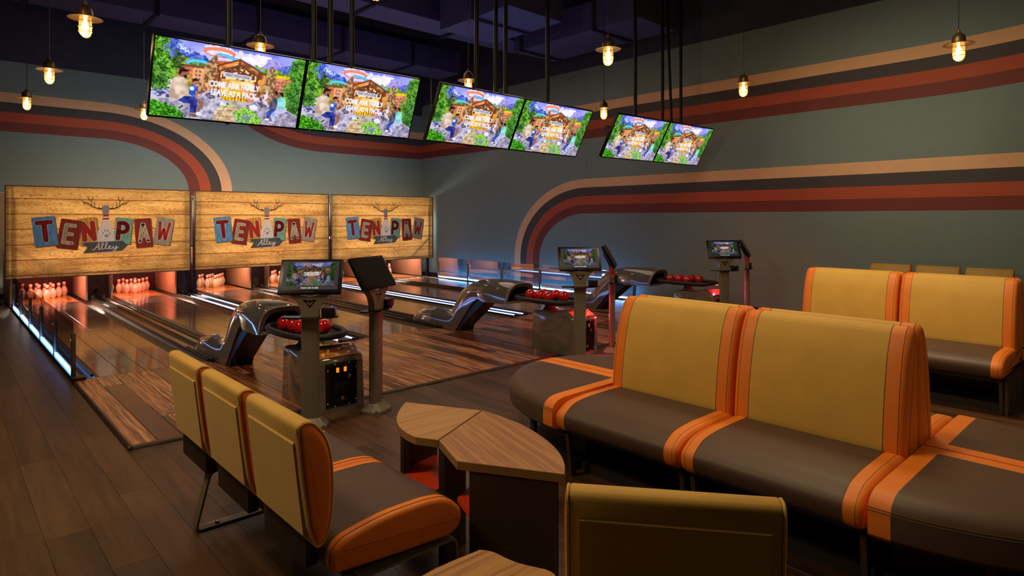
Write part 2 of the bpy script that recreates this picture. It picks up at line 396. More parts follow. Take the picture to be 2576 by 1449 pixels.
planks.sort(key=lambda p: (seen(p), (p[0]+p[1])**2+(p[2]+p[3])**2))
g = .0004
rest = MB(); PLM = {}
for i, (x0, x1, y0, y1) in enumerate(planks):
    if i < 300:
        key = (round(x1-x0, 3), round(y1-y0, 3))
        if key not in PLM:
            w, l = (x1-x0)/2-g, (y1-y0)/2-g
            me0 = MB().loft([[(-w, -l, -.006), (w, -l, -.006), (w, l, -.006), (-w, l, -.006)], [(-w, -l, -.0012), (w, -l, -.0012), (w, l, -.0012), (-w, l, -.0012)], [(-w+.0008, -l+.0008, 0), (w-.0008, -l+.0008, 0), (w-.0008, l-.0008, 0), (-w+.0008, l-.0008, 0)]], cap0=False)
            o = me0.build('plank', M_floor, floor, smooth=False); PLM[key] = o.data
        else:
            o = bpy.data.objects.new('plank', PLM[key]); C.objects.link(o); o.parent = floor
        o.location = ((x0+x1)/2, (y0+y1)/2, 0)
    else: rest.box(x0+g, x1-g, y0+g, y1-g, -.006, 0)
if rest.v: tag(rest.build('far_planks', M_floor, floor), kind='stuff')

# walls: the left part of the back wall reaches the floor, the rest stops above the machine opening
wb = struct('wall_back', MB().box(-4, .82, WY, WY+.15, 0, 4.36).box(.82, WX, WY, WY+.15, 2.02, 4.36), M_wall)
struct('upper_wall', MB().box(-4, WX, WY+.005, WY+.15, 4.36, 6.2), M_dark, wb)
wr = struct('wall_right', MB().box(WX, WX+.15, -4, 8.386, 0, 4.64).box(WX, WX+.15, 8.391, 17, 0, 4.64).box(WX+.01, WX+.15, 8.38, 8.40, 0, 4.64), M_wall)
struct('upper_wall', MB().box(WX+.005, WX+.15, -4, 17, 4.64, 6.2), M_dark, wr)
struct('wall_left', MB().box(-4.15, -4, -4, WY+.15, 0, 6.2), M_wall)
struct('wall_front', MB().box(-4.15, WX+.15, -4.15, -4, 0, 6.2), M_wall)
struct('wall_far', MB().box(.6, WX, 16.6, 16.7, 0, 2.6).box(.72, .82, WY+.15, 16.6, 0, 2.6).box(.6, WX, WY+.15, 16.6, 2.6, 2.7), mat('machine_room_white', (190, 186, 176), .7))
ceil = struct('ceiling', MB().box(-4.15, WX+.15, -4.15, 17, 6.2, 6.3), M_ceil)
struct('baseboard_right', MB().box(WX-.014, WX, -4, 16.5, -.1, .105), M_base)
struct('baseboard_back', MB().box(-4, .80, WY-.014, WY, 0, .09), mat('pale_baseboard', (120, 118, 100), .5))

def ell_path(pts_fn, n=40): return [pts_fn(k/n) for k in range(n+1)]
def ribbon(inner, outer, plane):
    n = len(inner); vs = [plane(*p) for p in inner]+[plane(*p) for p in outer]
    return MB().add(vs, [(i, i+1, n+i+1, n+i) for i in range(n-1)])
STR = [M_tan, M_char, M_rust, M_maroon]
def rplane(d): return lambda y, z: (WX-d, y, z)
def bplane(d): return lambda x, z: (x, WY-d, z)
# upper stripe of the right wall: straight, bending upward near the camera
for k in range(4):
    def edge(j):
        zt = 3.905-.1775*j
        return [(WY, zt), (6, zt), (2.6, zt)]+[(2.6-t, zt+.022*t*t*(1+.2*t)) for t in (.3, .6, .9, 1.2, 1.6, 2.2, 3)]
    struct('painted_stripe', ribbon(edge(k), edge(k+1), rplane(.0015)), STR[k], wr)
    # lower stripe with the arch
    def arch(j):
        d = .1775*j; a, b = 2.17-d*1.14, 1.72-d
        return [(-3.9, 2.37-d)]+[(8.39+a*math.sin(t*PI/2), .65+b*math.cos(t*PI/2)) for t in [q/40 for q in range(41)]]+[(8.39+a, .1)]
    struct('painted_stripe', ribbon(arch(k), arch(k+1), rplane(.0015)), STR[k], wr)
    def archA(j):
        d = j; a, b = 2.44-.22*d, 1.68-.174*d
        return [(-3.9, 3.80-.174*d+.0)]+[(2.375+a*math.sin(t*PI/2), 2.12+b*math.cos(t*PI/2)) for t in [q/40 for q in range(41)]]+[(2.375+a, 2.03)]
    struct('painted_stripe', ribbon(archA(k), archA(k+1), bplane(.0015)), STR[k], wb)
    def archB(j):
        d = 4-j; a, b = 2.3-.21*d, 1.15-.183*d
        return [(WX, 3.17+.183*d)]+[(7.0-a*math.sin(t*PI/2), 4.32-b*math.cos(t*PI/2)) for t in [q/40 for q in range(41)]]
    struct('painted_stripe', ribbon(archB(k), archB(k+1), bplane(.002)), STR[k], wb)

# ceiling ducts, joists and conduits
def duct(x0, x1, y0, y1, z0, z1, axis, step, label):
    t = thing('air_duct', label, 'duct', ((x0+x1)/2, (y0+y1)/2, z0))
    ox, oy = t.location[0], t.location[1]
    MB().box(x0-ox, x1-ox, y0-oy, y1-oy, 0, z1-z0).build('duct_body', M_duct, t)
    a0, a1 = (x0, x1) if axis == 'X' else (y0, y1); p = a0+step/2
    while p < a1:
        if axis == 'X': MB().box(p-.03-ox, p+.03-ox, y0-.03-oy, y1+.03-oy, -.035, z1-z0+.02).build('flange', M_ceil, t)
        else: MB().box(x0-.03-ox, x1+.03-ox, p-.03-oy, p+.03-oy, -.035, z1-z0+.02).build('flange', M_ceil, t)
        p += step
    for q in (.2, .8):
        x, y = (x0+(x1-x0)*q, (y0+y1)/2) if axis == 'X' else ((x0+x1)/2, y0+(y1-y0)*q)
        MB().box(x-.01-ox, x+.01-ox, y-.01-oy, y+.01-oy, z1-z0, 6.2-z0).build('hanger_rod', M_pole, t)
duct(-1.5, 9.2, 11.75, 12.6, 5.0, 5.5, 'X', 1.7, 'long dark blue duct across the ceiling, the farther of two')
duct(.5, 9.2, 9.0, 9.7, 5.05, 5.5, 'X', 1.9, 'long dark blue duct across the ceiling, the nearer of two')
duct(6.3, 7.5, 6.9, 8.6, 4.75, 5.3, 'Y', 1.6, 'wide boxy duct unit above the middle screens')
duct(8.3, 9.4, 6.0, 8.9, 4.8, 5.3, 'Y', 1.8, 'duct running along the right wall above the rightmost screens')
for i, y in enumerate((5.9, 7.7, 10.6, 13.5)):
    MB().box(-4, WX, y-.06, y+.06, 5.72, 6.2).build('ceiling_joist', M_ceil, ceil)
for i in range(5):
    MB().tube([(3.5+i*.09, 4.5, 5.6), (3.5+i*.09, 13.9, 5.6)], .02, 6).build('conduit', M_duct, ceil)

# ------------------------------------------------------------------ bowling approach and lanes
FZ = .02
ap = thing('approach_platform', 'raised approach of reddish barn wood planks in front of the lanes', 'floor platform', (5.3, 6, 0))
AX0, AX1, AY0, AY1 = .965, WX-.016, 4.815, 7.14
box('underlay', M_base, ap, AX0-5.3, AX1-5.3, AY0-6, AY1-6, -.1, FZ-.006)
MB().prism([(-.014, 0), (-.014, .003), (.0, FZ+.001), (.012, FZ+.002), (.012, 0)], 'X', AX0-.014-5.3, AX1-5.3).build('edge_trim', mat('brown_edge_trim', (66, 48, 38), .4), ap).location = (0, AY0-6, 0)
MB().prism([(-.014, 0), (-.014, .003), (.0, FZ+.001), (.012, FZ+.002), (.012, 0)], 'Y', AY0-.014-6, AY1-6).build('edge_trim', mat('brown_edge_trim', (66, 48, 38), .4), ap).location = (AX0-5.3, 0, 0)
def plank_mesh(w, l, nm, m, parent, cache={}):
    key = (round(w, 3), round(l, 3), m.name)
    if key not in cache:
        a, b = w/2-.0016, l/2-.0016
        o = MB().loft([[(-a, -b, -.006), (a, -b, -.006), (a, b, -.006), (-a, b, -.006)], [(-a, -b, -.0014), (a, -b, -.0014), (a, b, -.0014), (-a, b, -.0014)], [(-a+.0016, -b+.0016, 0), (a-.0016, -b+.0016, 0), (a-.0016, b-.0016, 0), (-a+.0016, b-.0016, 0)]], cap0=False).build(nm, m, parent, smooth=False)
        cache[key] = o.data
    else:
        o = bpy.data.objects.new(nm, cache[key]); C.objects.link(o); o.parent = parent
    return o
pw = (AX1-AX0-.02)/56
for i in range(56):
    x = AX0+.01+pw*(i+.5)
    cuts = [AY0+.012]+sorted(random.sample([5.4, 5.9, 6.3, 6.7], 1))+[AY1-.002]
    for a, b in zip(cuts[:-1], cuts[1:]):
        o = plank_mesh(pw, b-a, 'plank', M_plank, ap); o.location = (x-5.3, (a+b)/2-6, FZ)
LANE_N = ['leftmost', 'second from left', 'third from left', 'fourth from left', 'fifth from left', 'rightmost']
lanes = []
for i in range(6):
    cx = LC[i//2]+(-.725 if i % 2 == 0 else .725)
    t = thing('bowling_lane', ['leftmost bowling lane beside the left glass barrier', 'second bowling lane, right of the first ball track', 'third bowling lane, right of the left pair of light strips', 'fourth bowling lane, behind the black backed kiosk', 'fifth bowling lane, right of the second pair of light strips', 'rightmost bowling lane beside the right wall'][i], 'bowling lane', (cx, 10.5, 0))
    y0 = 7.145-10.5; segs = [y0, y0+1.55, y0+3.1, y0+4.7, 13.95-10.5]
    for s in range(4):
        for k in range(4):
            o = plank_mesh(.2, segs[s+1]-segs[s], 'board', M_lane, t); o.location = (-.3+.2*k, (segs[s]+segs[s+1])/2, FZ)
    for k in range(4):
        o = plank_mesh(.2, 1.55, 'pin_deck_board', M_deck, t); o.location = (-.3+.2*k, 3.45+.775, FZ)
    box('lane_core', M_base, t, -.4, .4, y0, 5.0, -.1, FZ-.006)
    for sx in (-1, 1):
        prof = [(.405, -.06), (.403, FZ-.002), (.412, FZ-.002), (.43, -.02), (.465, -.045), (.505, -.052), (.545, -.045), (.58, -.02), (.592, FZ), (.6, FZ), (.6, -.06)]
        MB().prism([(p[0]*sx, p[1]) for p in prof], 'Y', y0, 4.7).build('gutter', M_gut, t)
    lanes.append((cx, t))

def divider(cx, kind, label):
    w = {'track': .125, 'led': .178}[kind]
    t = thing('lane_divider', label, 'lane divider', (cx, 10.4, 0))
    y0, y1 = 7.145-10.4, 3.75
    if kind == 'track':
        MB().prism([(-w, -.1), (-w, .022), (-w+.012, .034), (-.052, .036), (-.05, .012), (.05, .012), (.052, .036), (w-.012, .034), (w, .022), (w, -.1)], 'Y', y0, y1).build('cover', M_alum, t)
        for sx in (-.042, 0, .042): MB().tube([(sx, y0-.02, .034), (sx, y1, .034)], .010, 6).build('rail', M_dkmet, t)
        for sx in (-1, 1):
            MB().tube([(sx*(w+.015), y0-.05, .04), (sx*(w+.015), y1-.8, .04)], .013, 6).build('bumper_rail', M_dkmet, t)
    else:
        MB().prism([(-w, -.1), (-w, .024), (-w+.012, .034), (-.13, .036), (-.128, .02), (.128, .02), (.13, .036), (w-.012, .034), (w, .024), (w, -.1)], 'Y', y0, y1).build('cover', M_dkmet, t)
        MB().box(-.075, .075, y0-.03, y1, .02, .036).build('centre_cap', M_black, t)
        for sx in (-.096, .096):
            MB().box(sx-.005, sx+.005, y0+.02, y1-.9, .022, .043).build('led_strip', E_led, t)
            MB().box(sx-.02, sx+.02, y0-.04, y0+.015, .02, .047).build('end_block', M_black, t)
        for sx in (-1, 1): MB().tube([(sx*(w+.012), y0-.05, .04), (sx*(w+.012), y1-.8, .04)], .012, 6).build('bumper_rail', M_dkmet, t)
    return t
for k, c in enumerate(LC):
    divider(c, 'track', ['grey ball track cover between the two leftmost lanes', 'grey ball track cover between the third and fourth lanes', 'grey ball track cover between the two rightmost lanes'][k])
divider(3.79, 'led', 'divider with twin glowing light strips right of the second lane')
divider(6.79, 'led', 'divider with twin glowing light strips right of the fourth lane')

# glass barriers at both sides
def barrier(x, side, label, gm, panels, y_start):
    t = thing('glass_barrier', label, 'barrier', (x, 10.3, 0))
    Lf = lambda y: y-10.3
    ye = 13.5
    MB().box(-.035, .035, Lf(7.14), Lf(ye), 0, .035).build('base_rail', M_dkmet, t)
    MB().box(-.045, .06, Lf(7.08), Lf(7.2), 0, .05).build('end_foot', M_black, t)
    st = 1.245
    for k in range(6):
        y = y_start+.2+st*k
        p = MB().bbox(-.018, .018, Lf(y)-.028, Lf(y)+.028, .03, .435, b=.004).build('post', M_alum, t)
        for z in (.1, .36): MB().lathe([(.0, .02), (.006, .018), (.009, .0)], 8).build('screw', M_white, p).location = (side*-.02, Lf(y), z)
        if k < 5:
            a, b = y+.012, y+st-.012
            pl = MB().prism(round_poly([(Lf(a), .06, 0), (Lf(b), .06, 0), (Lf(b), .54, .012), (Lf(a), .54, .05 if k else .09)]), 'X', -.004, .004).build('glass_pane', gm, t)
            MB().box(-.012, .012, Lf(a)+.03, Lf(b)-.03, .036, .056).build('led_strip', E_led2 if side > 0 else emit('blue_wall_led', (110, 175, 255), 46), t)
    return t
MB().tube([(1.12, 7.2, .03), (1.12, 13.2, .03)], .014, 6).build('bumper_rail', M_dkmet, lanes[0][1]).location = (-lanes[0][0], -10.5, 0)
barrier(.995, 1, 'smoked glass barrier with bright blue light strip left of the lanes', M_glass, 5, 7.18)
area_light('wall_led_glow', (9.70, 9.95, .05), (math.radians(0), math.radians(115), 0), .03, 6.1, 36, (.16, .50, 1))
barrier(9.66, -1, 'clear glass barrier with blue light strip along the right wall', M_glass2, 5, 6.85)

# ------------------------------------------------------------------ pinsetter fronts, pins, masks
pin_prof = [(.0, 0), (.030, 0), (.034, .006), (.048, .045), (.0575, .085), (.0585, .105), (.052, .135), (.036, .17), (.0255, .195), (.0225, .212)]
pin_prof2 = [(.0225, .221), (.025, .238), (.030, .252), (.0305, .262), (.026, .273), (.016, .2785), (0, .28)]
pin0 = thing('bowling_pin', '', 'bowling pin')
MB().lathe(pin_prof+pin_prof2, 18, cap=False).build('pin_body', M_pin, pin0)
MB().lathe([(.0231, .196), (.0262, .1955), (.0245, .212), (.0236, .2205), (.0225, .2205)], 18).build('neck_band', M_red, pin0)
MB().tube([(0, 0, .278), (0, 0, .95)], .0022, 4).build('string', M_string, pin0)
ROWS = [('front pin', 0, 0), ('left pin of the second row', 1, -.5), ('right pin of the second row', 1, .5), ('left pin of the third row', 2, -1), ('middle pin of the third row', 2, 0), ('right pin of the third row', 2, 1),
        ('far left pin of the back row', 3, -1.5), ('inner left pin of the back row', 3, -.5), ('inner right pin of the back row', 3, .5), ('far right pin of the back row', 3, 1.5)]
first = True
for i, (cx, lt) in enumerate(lanes):
    for nm, r, x in ROWS:
        lab = 'white bowling pin, %s, %s lane' % (nm, LANE_N[i])
        loc = (cx+x*.219, 14.62+r*.178, FZ); grp = 'bowling pins standing on the %s lane' % LANE_N[i]
        if first: pin0.location = loc; tag(pin0, lab, None, grp); first = False
        else: dup(pin0, loc, 0, lab, grp)
PAIRN = ['left', 'middle', 'right']
for k, c in enumerate(LC):
    t = thing('pinsetter', 'brown %s pinsetter housing with pale side boards under the %s painted sign' % ('and pink-lit' if k == 0 else 'warm-lit', PAIRN[k]), 'pinsetter', (c, 14.9, 0))
    for x in (-.2, .2, -1.31, 1.31):
        if abs(x) > 1 and ((k == 0 and x < 0) or (k == 2 and x > 0)) and k == 0: pass
        MB().bbox(x-.014, x+.014, -.95, .55, FZ, .95, b=.003).build('side_board', M_board, t)
    # central fascia with ball hole
    out = [(-.186, FZ), (-.186, .62), (.186, .62), (.186, FZ), (.075, FZ), (.075, .14)]+[(.075*math.cos(a), .14+.075*math.sin(a)) for a in [PI*q/10 for q in range(1, 10)]]+[(-.075, .14), (-.075, FZ)]
    bm = bmesh.new(); vs = [bm.verts.new((p[0], -.72, p[1])) for p in out]; f = bm.faces.new(vs)
    r = bmesh.ops.extrude_face_region(bm, geom=[f]); bmesh.ops.translate(bm, verts=[v for v in r['geom'] if isinstance(v, bmesh.types.BMVert)], vec=(0, .02, 0))
    bmesh.ops.triangulate(bm, faces=bm.faces[:]); MB().bm(bm).build('fascia_panel', M_dkbrd, t, smooth=False)
    MB().box(-1.3, 1.3, .58, .6, FZ, .95).build('ball_cushion', mat('dark_red_curtain', (62, 22, 18), .7, var=.3), t)
    if k < 2: MB().box(1.33, 1.67, -.72, -.7, FZ, .62).build('fascia_panel', M_dkbrd, t)
    for s in (-.09, .09): MB().bbox(s-.03, s+.03, -.85, -.76, FZ+.01, FZ+.07, b=.006).build('stop_block', M_alum, t)
    for s in (-.725, .725): MB().bbox(s-.42, s+.42, -.72, -.62, .68, .9, b=.01).build('light_housing', M_black, t)

def stroke(mb, pts, w, n=8, y=0):
    """flat ribbon with round caps in the xz plane"""
    for i in range(len(pts)-1):
        a, b = Vector(pts[i]), Vector(pts[i+1]); d = b-a
        if d.length < 1e-6: continue
        d.normalize(); q = Vector((-d.y, d.x))*w/2
        mb.add([(a.x+q.x, y, a.y+q.y), (a.x-q.x, y, a.y-q.y), (b.x-q.x, y, b.y-q.y), (b.x+q.x, y, b.y+q.y)], [(0, 1, 2, 3)])
    for p in pts:
        vs = [(p[0]+w/2*math.cos(2*PI*k/n), y, p[1]+w/2*math.sin(2*PI*k/n)) for k in range(n)]
        mb.add(vs, [tuple(range(n))])
    return mb
def cr(pts, n=6):
    """catmull-rom through 2D points"""
    out = []; P = [pts[0]]+list(pts)+[pts[-1]]
    for i in range(1, len(P)-2):
        for k in range(n):
            t = k/n; out.append(tuple(.5*((2*P[i][j])+(-P[i-1][j]+P[i+1][j])*t+(2*P[i-1][j]-5*P[i][j]+4*P[i+1][j]-P[i+2][j])*t*t+(-P[i-1][j]+3*P[i][j]-3*P[i+1][j]+P[i+2][j])*t**3) for j in range(len(pts[0]))))
    out.append(tuple(pts[-1])); return out
LET = {'T': [[(0, 1), (1, 1)], [(.5, 1), (.5, 0)]], 'E': [[(.9, 1), (0.1, 1), (0.1, 0), (.9, 0)], [(0.1, .5), (.75, .5)]],
       'N': [[(0, 0), (0, 1), (1, 0), (1, 1)]], 'P': [[(0, 0), (0, 1), (.6, 1), (.92, .88), (1, .72), (.92, .52), (.6, .42), (0, .42)]],
       'A': [[(0, 0), (.42, 1), (.58, 1), (1, 0)], [(.2, .32), (.8, .32)]], 'W': [[(0, 1), (.2, 0), (.5, .62), (.8, 0), (1, 1)]]}
MW, MZ0, MZ1 = 2.93, .50, 2.125
def to_local(u, v):  # u,v as fractions of the sign (v from the top)
    return ((u-.5)*MW, (MZ1-MZ0)*(1-v))
def flat(name, m, parent, poly, y):
    return MB().add([(p[0], y, p[1]) for p in poly], [tuple(range(len(poly)))]).build(name, m, parent, smooth=False)
mask0 = thing('masking_unit', '', 'sign', (0, 13.7, MZ0))
ban = MB(); nx = 12
ban.add([(-MW/2+.012, -.005, .012), (MW/2-.012, -.005, .012), (MW/2-.012, -.005, MZ1-MZ0-.012), (-MW/2+.012, -.005, MZ1-MZ0-.012)], [(0, 1, 2, 3)])
ban.build('banner', M_banner, mask0, smooth=False)
fr = MB()
for a in ((-MW/2, MW/2, .0, .015), (-MW/2, MW/2, MZ1-MZ0-.015, MZ1-MZ0)): fr.box(a[0], a[1], -.012, .03, a[2], a[3])
for x in (-MW/2, MW/2-.018): fr.box(x, x+.018, -.012, .03, 0, MZ1-MZ0)
fr.build('frame', mat('dark_maroon_frame', (58, 26, 28), .5), mask0)
bk = MB()
for x in (-MW/2+.03, MW/2-.13): bk.box(x, x+.03, .015, .05, 0, MZ1-MZ0)
for x in (-MW/2+.10, MW/2-.06): bk.box(x, x+.03, .015, .05, 0, MZ1-MZ0)
for sx in (-1, 1): bk.tube([(sx*(MW/2-.1), .04, .62), (sx*(MW/2-.78), .04, .02)], .016, 6)
bk.box(-MW/2, MW/2, .02, .06, .06, .09)
bk.build('back_brace', M_post, mask0)
CM = {'blue': printed('print_blue', (96, 140, 172)), 'red': printed('print_red', (138, 52, 42)), 'gold': printed('print_gold', (204, 148, 62)), 'green': printed('print_green', (118, 160, 134)), 'grey': printed('print_grey', (160, 142, 120)),
      'maroon': printed('print_maroon', (122, 38, 38), .1), 'khaki': printed('print_khaki', (168, 150, 112), .35), 'white': printed('print_white', (214, 200, 188), .06), 'brick': printed('print_brick', (166, 52, 36), .12), 'slate': printed('print_slate', (84, 84, 84), .12),
      'pinw': printed('print_pin_white', (210, 196, 186), .05), 'pind': printed('print_pin_shade', (146, 132, 130), .05), 'antler': printed('print_antler', (104, 84, 60), .2), 'shadow': printed('print_drop_shadow', (120, 84, 50), .1), 'paw': printed('print_paw_grey', (150, 142, 136), .05)}
# cards: centre u,v, width, height (fractions), tilt, card colour, letter, letter colour
cards = [('green', 'P', 'maroon', .595, .497, .098, .305, -5), ('gold', 'N', 'brick', .409, .497, .100, .31, 6), ('grey', 'W', 'brick', .831, .505, .105, .33, -9), ('red', 'A', 'khaki', .712, .522, .098, .34, 4),
         ('red', 'E', 'khaki', .308, .525, .108, .325, -9), ('blue', 'T', 'maroon', .188, .492, .115, .32, 6)]
yy = -.0075
for n_, (cc, ch, lc, u, v, w, h, tilt) in enumerate(cards):
    x, z = to_local(u, v); w *= MW; h *= (MZ1-MZ0); r = math.radians(tilt)
    R = lambda p, x=x, z=z, r=r: (x+p[0]*math.cos(r)-p[1]*math.sin(r), z+p[0]*math.sin(r)+p[1]*math.cos(r))
    rect = round_poly([(-w/2, -h/2, .02), (w/2, -h/2, .02), (w/2, h/2, .02), (-w/2, h/2, .02)], 3)
    y = yy-.0012*n_
    flat('card_shadow', CM['shadow'], mask0, [(R(p)[0]+.014, R(p)[1]-.016) for p in rect], y+.0006)
    cd = flat('letter_card', CM[cc], mask0, [R(p) for p in rect], y)
    lw, lh = (w*.50, h*.60) if ch not in 'TW' else (w*.56, h*.60)
    th_ = .026 if ch in 'AWE' else 0
    for col, sw, dy in ((CM['white'], .086-th_, -.0003), (CM[lc], .074-th_, -.0006)):
        mb = MB()
        for st in LET[ch]:
            pts = [R((-lw/2+p[0]*lw, -lh/2+p[1]*lh)) for p in st]
            stroke(mb, pts, sw*1.08, 10, y+dy)
            dy -= .00002
        mb.build('printed_letter', col, mask0, smooth=False)
# pin with antlers
px, _ = to_local(.500, .5); top = to_local(0, .20)[1]; bot = to_local(0, .746)[1]; H_ = top-bot
half = [(0, 1), (.035, .99), (.052, .95), (.052, .91), (.043, .86), (.036, .81), (.038, .75), (.048, .68), (.07, .58), (.098, .46), (.114, .36), (.115, .28), (.10, .16), (.075, .06), (.06, 0)]
half = [(q[0]*1.2, q[1]) for q in cr(half, 3)]
poly = [(px+p[0]*1.0, bot+p[1]*H_) for p in half]+[(px-p[0]*1.0, bot+p[1]*H_) for p in half[::-1]]
flat('printed_pin', CM['pinw'], mask0, poly, yy-.0090)
hd = [p for p in half if p[1] >= .79]
flat('printed_pin_head', CM['pind'], mask0, [(px+p[0], bot+p[1]*H_) for p in hd]+[(px-p[0], bot+p[1]*H_) for p in hd[::-1]], yy-.0094)
for z0, z1 in ((.765, .80), (.70, .73)):
    wd = .045 if z0 > .75 else .054
    flat('printed_neck_band', CM['brick'], mask0, [(px-wd-.002, bot+z0*H_), (px+wd+.002, bot+z0*H_), (px+wd-.002, bot+z1*H_), (px-wd+.002, bot+z1*H_)], yy-.0098)
for sx in (-1, 1):
    mb = MB(); X = lambda a, b: (px+sx*a, bot+b*H_)
    main = cr([(.045, .93), (.12, .93), (.21, .97), (.28, 1.04), (.34, 1.06)], 4)
    for i in range(len(main)-1): stroke(mb, [X(*main[i]), X(*main[i+1])], .026*(1-i/len(main)*.7), 6, yy-.0086)
    for tn in ([(.17, .95), (.18, 1.03), (.17, 1.06)], [(.22, .975), (.23, 1.09), (.20, 1.15), (.205, 1.18)], [(.22, 1.08), (.26, 1.12), (.28, 1.17)], [(.27, 1.02), (.33, 1.03), (.37, 1.1)], [(.10, .93), (.11, .98)]):
        stroke(mb, [X(*p) for p in tn], .012, 6, yy-.0088)
    mb.build('printed_antler', CM['antler'], mask0, smooth=False)
mb = MB(); pcx, pcz = px+.012, bot+.405*H_
for (a, b, ra, rb) in ((0, -.04, .038, .028), (-.055, .01, .012, .02), (-.022, .055, .013, .023), (.022, .05, .013, .023), (.052, .0, .012, .02)):
    vs = [(pcx+a+ra*math.cos(2*PI*k/14), yy-.0100, pcz+b+rb*math.sin(2*PI*k/14)) for k in range(14)]; mb.add(vs, [tuple(range(14))])
mb.build('printed_paw', CM['paw'], mask0, smooth=False)
ru = lambda u, v: to_local(u, v)
rib = [ru(.378, .625), ru(.590, .612), ru(.624, .662), ru(.590, .728), ru(.378, .745), ru(.402, .685)]
flat('printed_ribbon', CM['slate'], mask0, rib, yy-.0106)
mb = MB()
sx0, sz0 = ru(.432, .710)
def script(pts, w=.013):
    q = cr([(sx0+a*.205, sz0+b*.125+a*.008) for a, b in pts], 5); stroke(mb, q, w, 6, yy-.0111)
script([(-.05, .05), (.0, .0), (.12, .12), (.28, .5), (.46, .98), (.44, .6), (.42, .2), (.44, .02), (.52, .05)]); script([(.18, .34), (.5, .42)])
script([(.52, .05), (.62, .25), (.78, .75), (.76, .98), (.66, .9), (.66, .4), (.70, .06), (.80, .05)])
script([(.80, .05), (.92, .25), (1.08, .75), (1.06, .98), (.96, .9), (.96, .4), (1.0, .06), (1.10, .05)])
script([(1.10, .05), (1.22, .2), (1.36, .36), (1.32, .48), (1.22, .44), (1.2, .2), (1.3, .02), (1.46, .1), (1.56, .36)])
script([(1.56, .42), (1.56, .12), (1.66, .06), (1.8, .42), (1.78, -.1), (1.66, -.42), (1.54, -.38), (1.62, -.12), (1.95, .2)])
mb.build('printed_script', CM['white'], mask0, smooth=False)
for k, c in enumerate(LC):
    lab = 'wooden-look sign with bowling pin and TEN PAW Alley lettering, %s of three above the pins' % ['leftmost', 'middle', 'rightmost'][k]
    xm = [2.345, 5.345, 8.335][k]
    if k == 0: mask0.location.x = xm; tag(mask0, lab, None, 'printed signs above the pins')
    else: dup(mask0, (xm, 13.7, MZ0), 0, lab, 'printed signs above the pins')
for x, l in ((3.72, 'dark square post left of the gap between the two left signs'), (3.90, 'dark square post right of the gap between the two left signs'), (6.70, 'dark square post left of the gap between the two right signs'), (6.89, 'dark square post right of the gap between the two right signs'), (9.66, 'dark square post under the right end of the rightmost sign'), (1.02, 'dark square post under the left end of the leftmost sign')):
    t = thing('sign_post', l, 'post', (x, 13.735, .036 if 2 < x < 9 else 0))
    MB().bbox(-.03, .03, .0, .05, 0, 1.9, b=.003).build('upright', M_post, t)
    MB().bbox(-.045, .045, -.03, .08, 0, .075, b=.006).build('foot', M_post, t)
    MB().tube([(0, .07, .22), (0, .17, .0)], .012, 5).build('brace', M_post, t)
sp = thing('spot_lamp', 'tiny white lamp shining through the gap between the two right signs', 'lamp', (6.835, 13.82, 1.10))
MB().lathe([(0, -.02), (.02, -.02), (.022, .015), (0, .02)], 10).build('lamp_body', emit('tiny_spot', (255, 220, 180), 30), sp)
MB().box(-.008, .008, .01, .03, -.7, .0).build('lamp_stalk', M_post, sp)

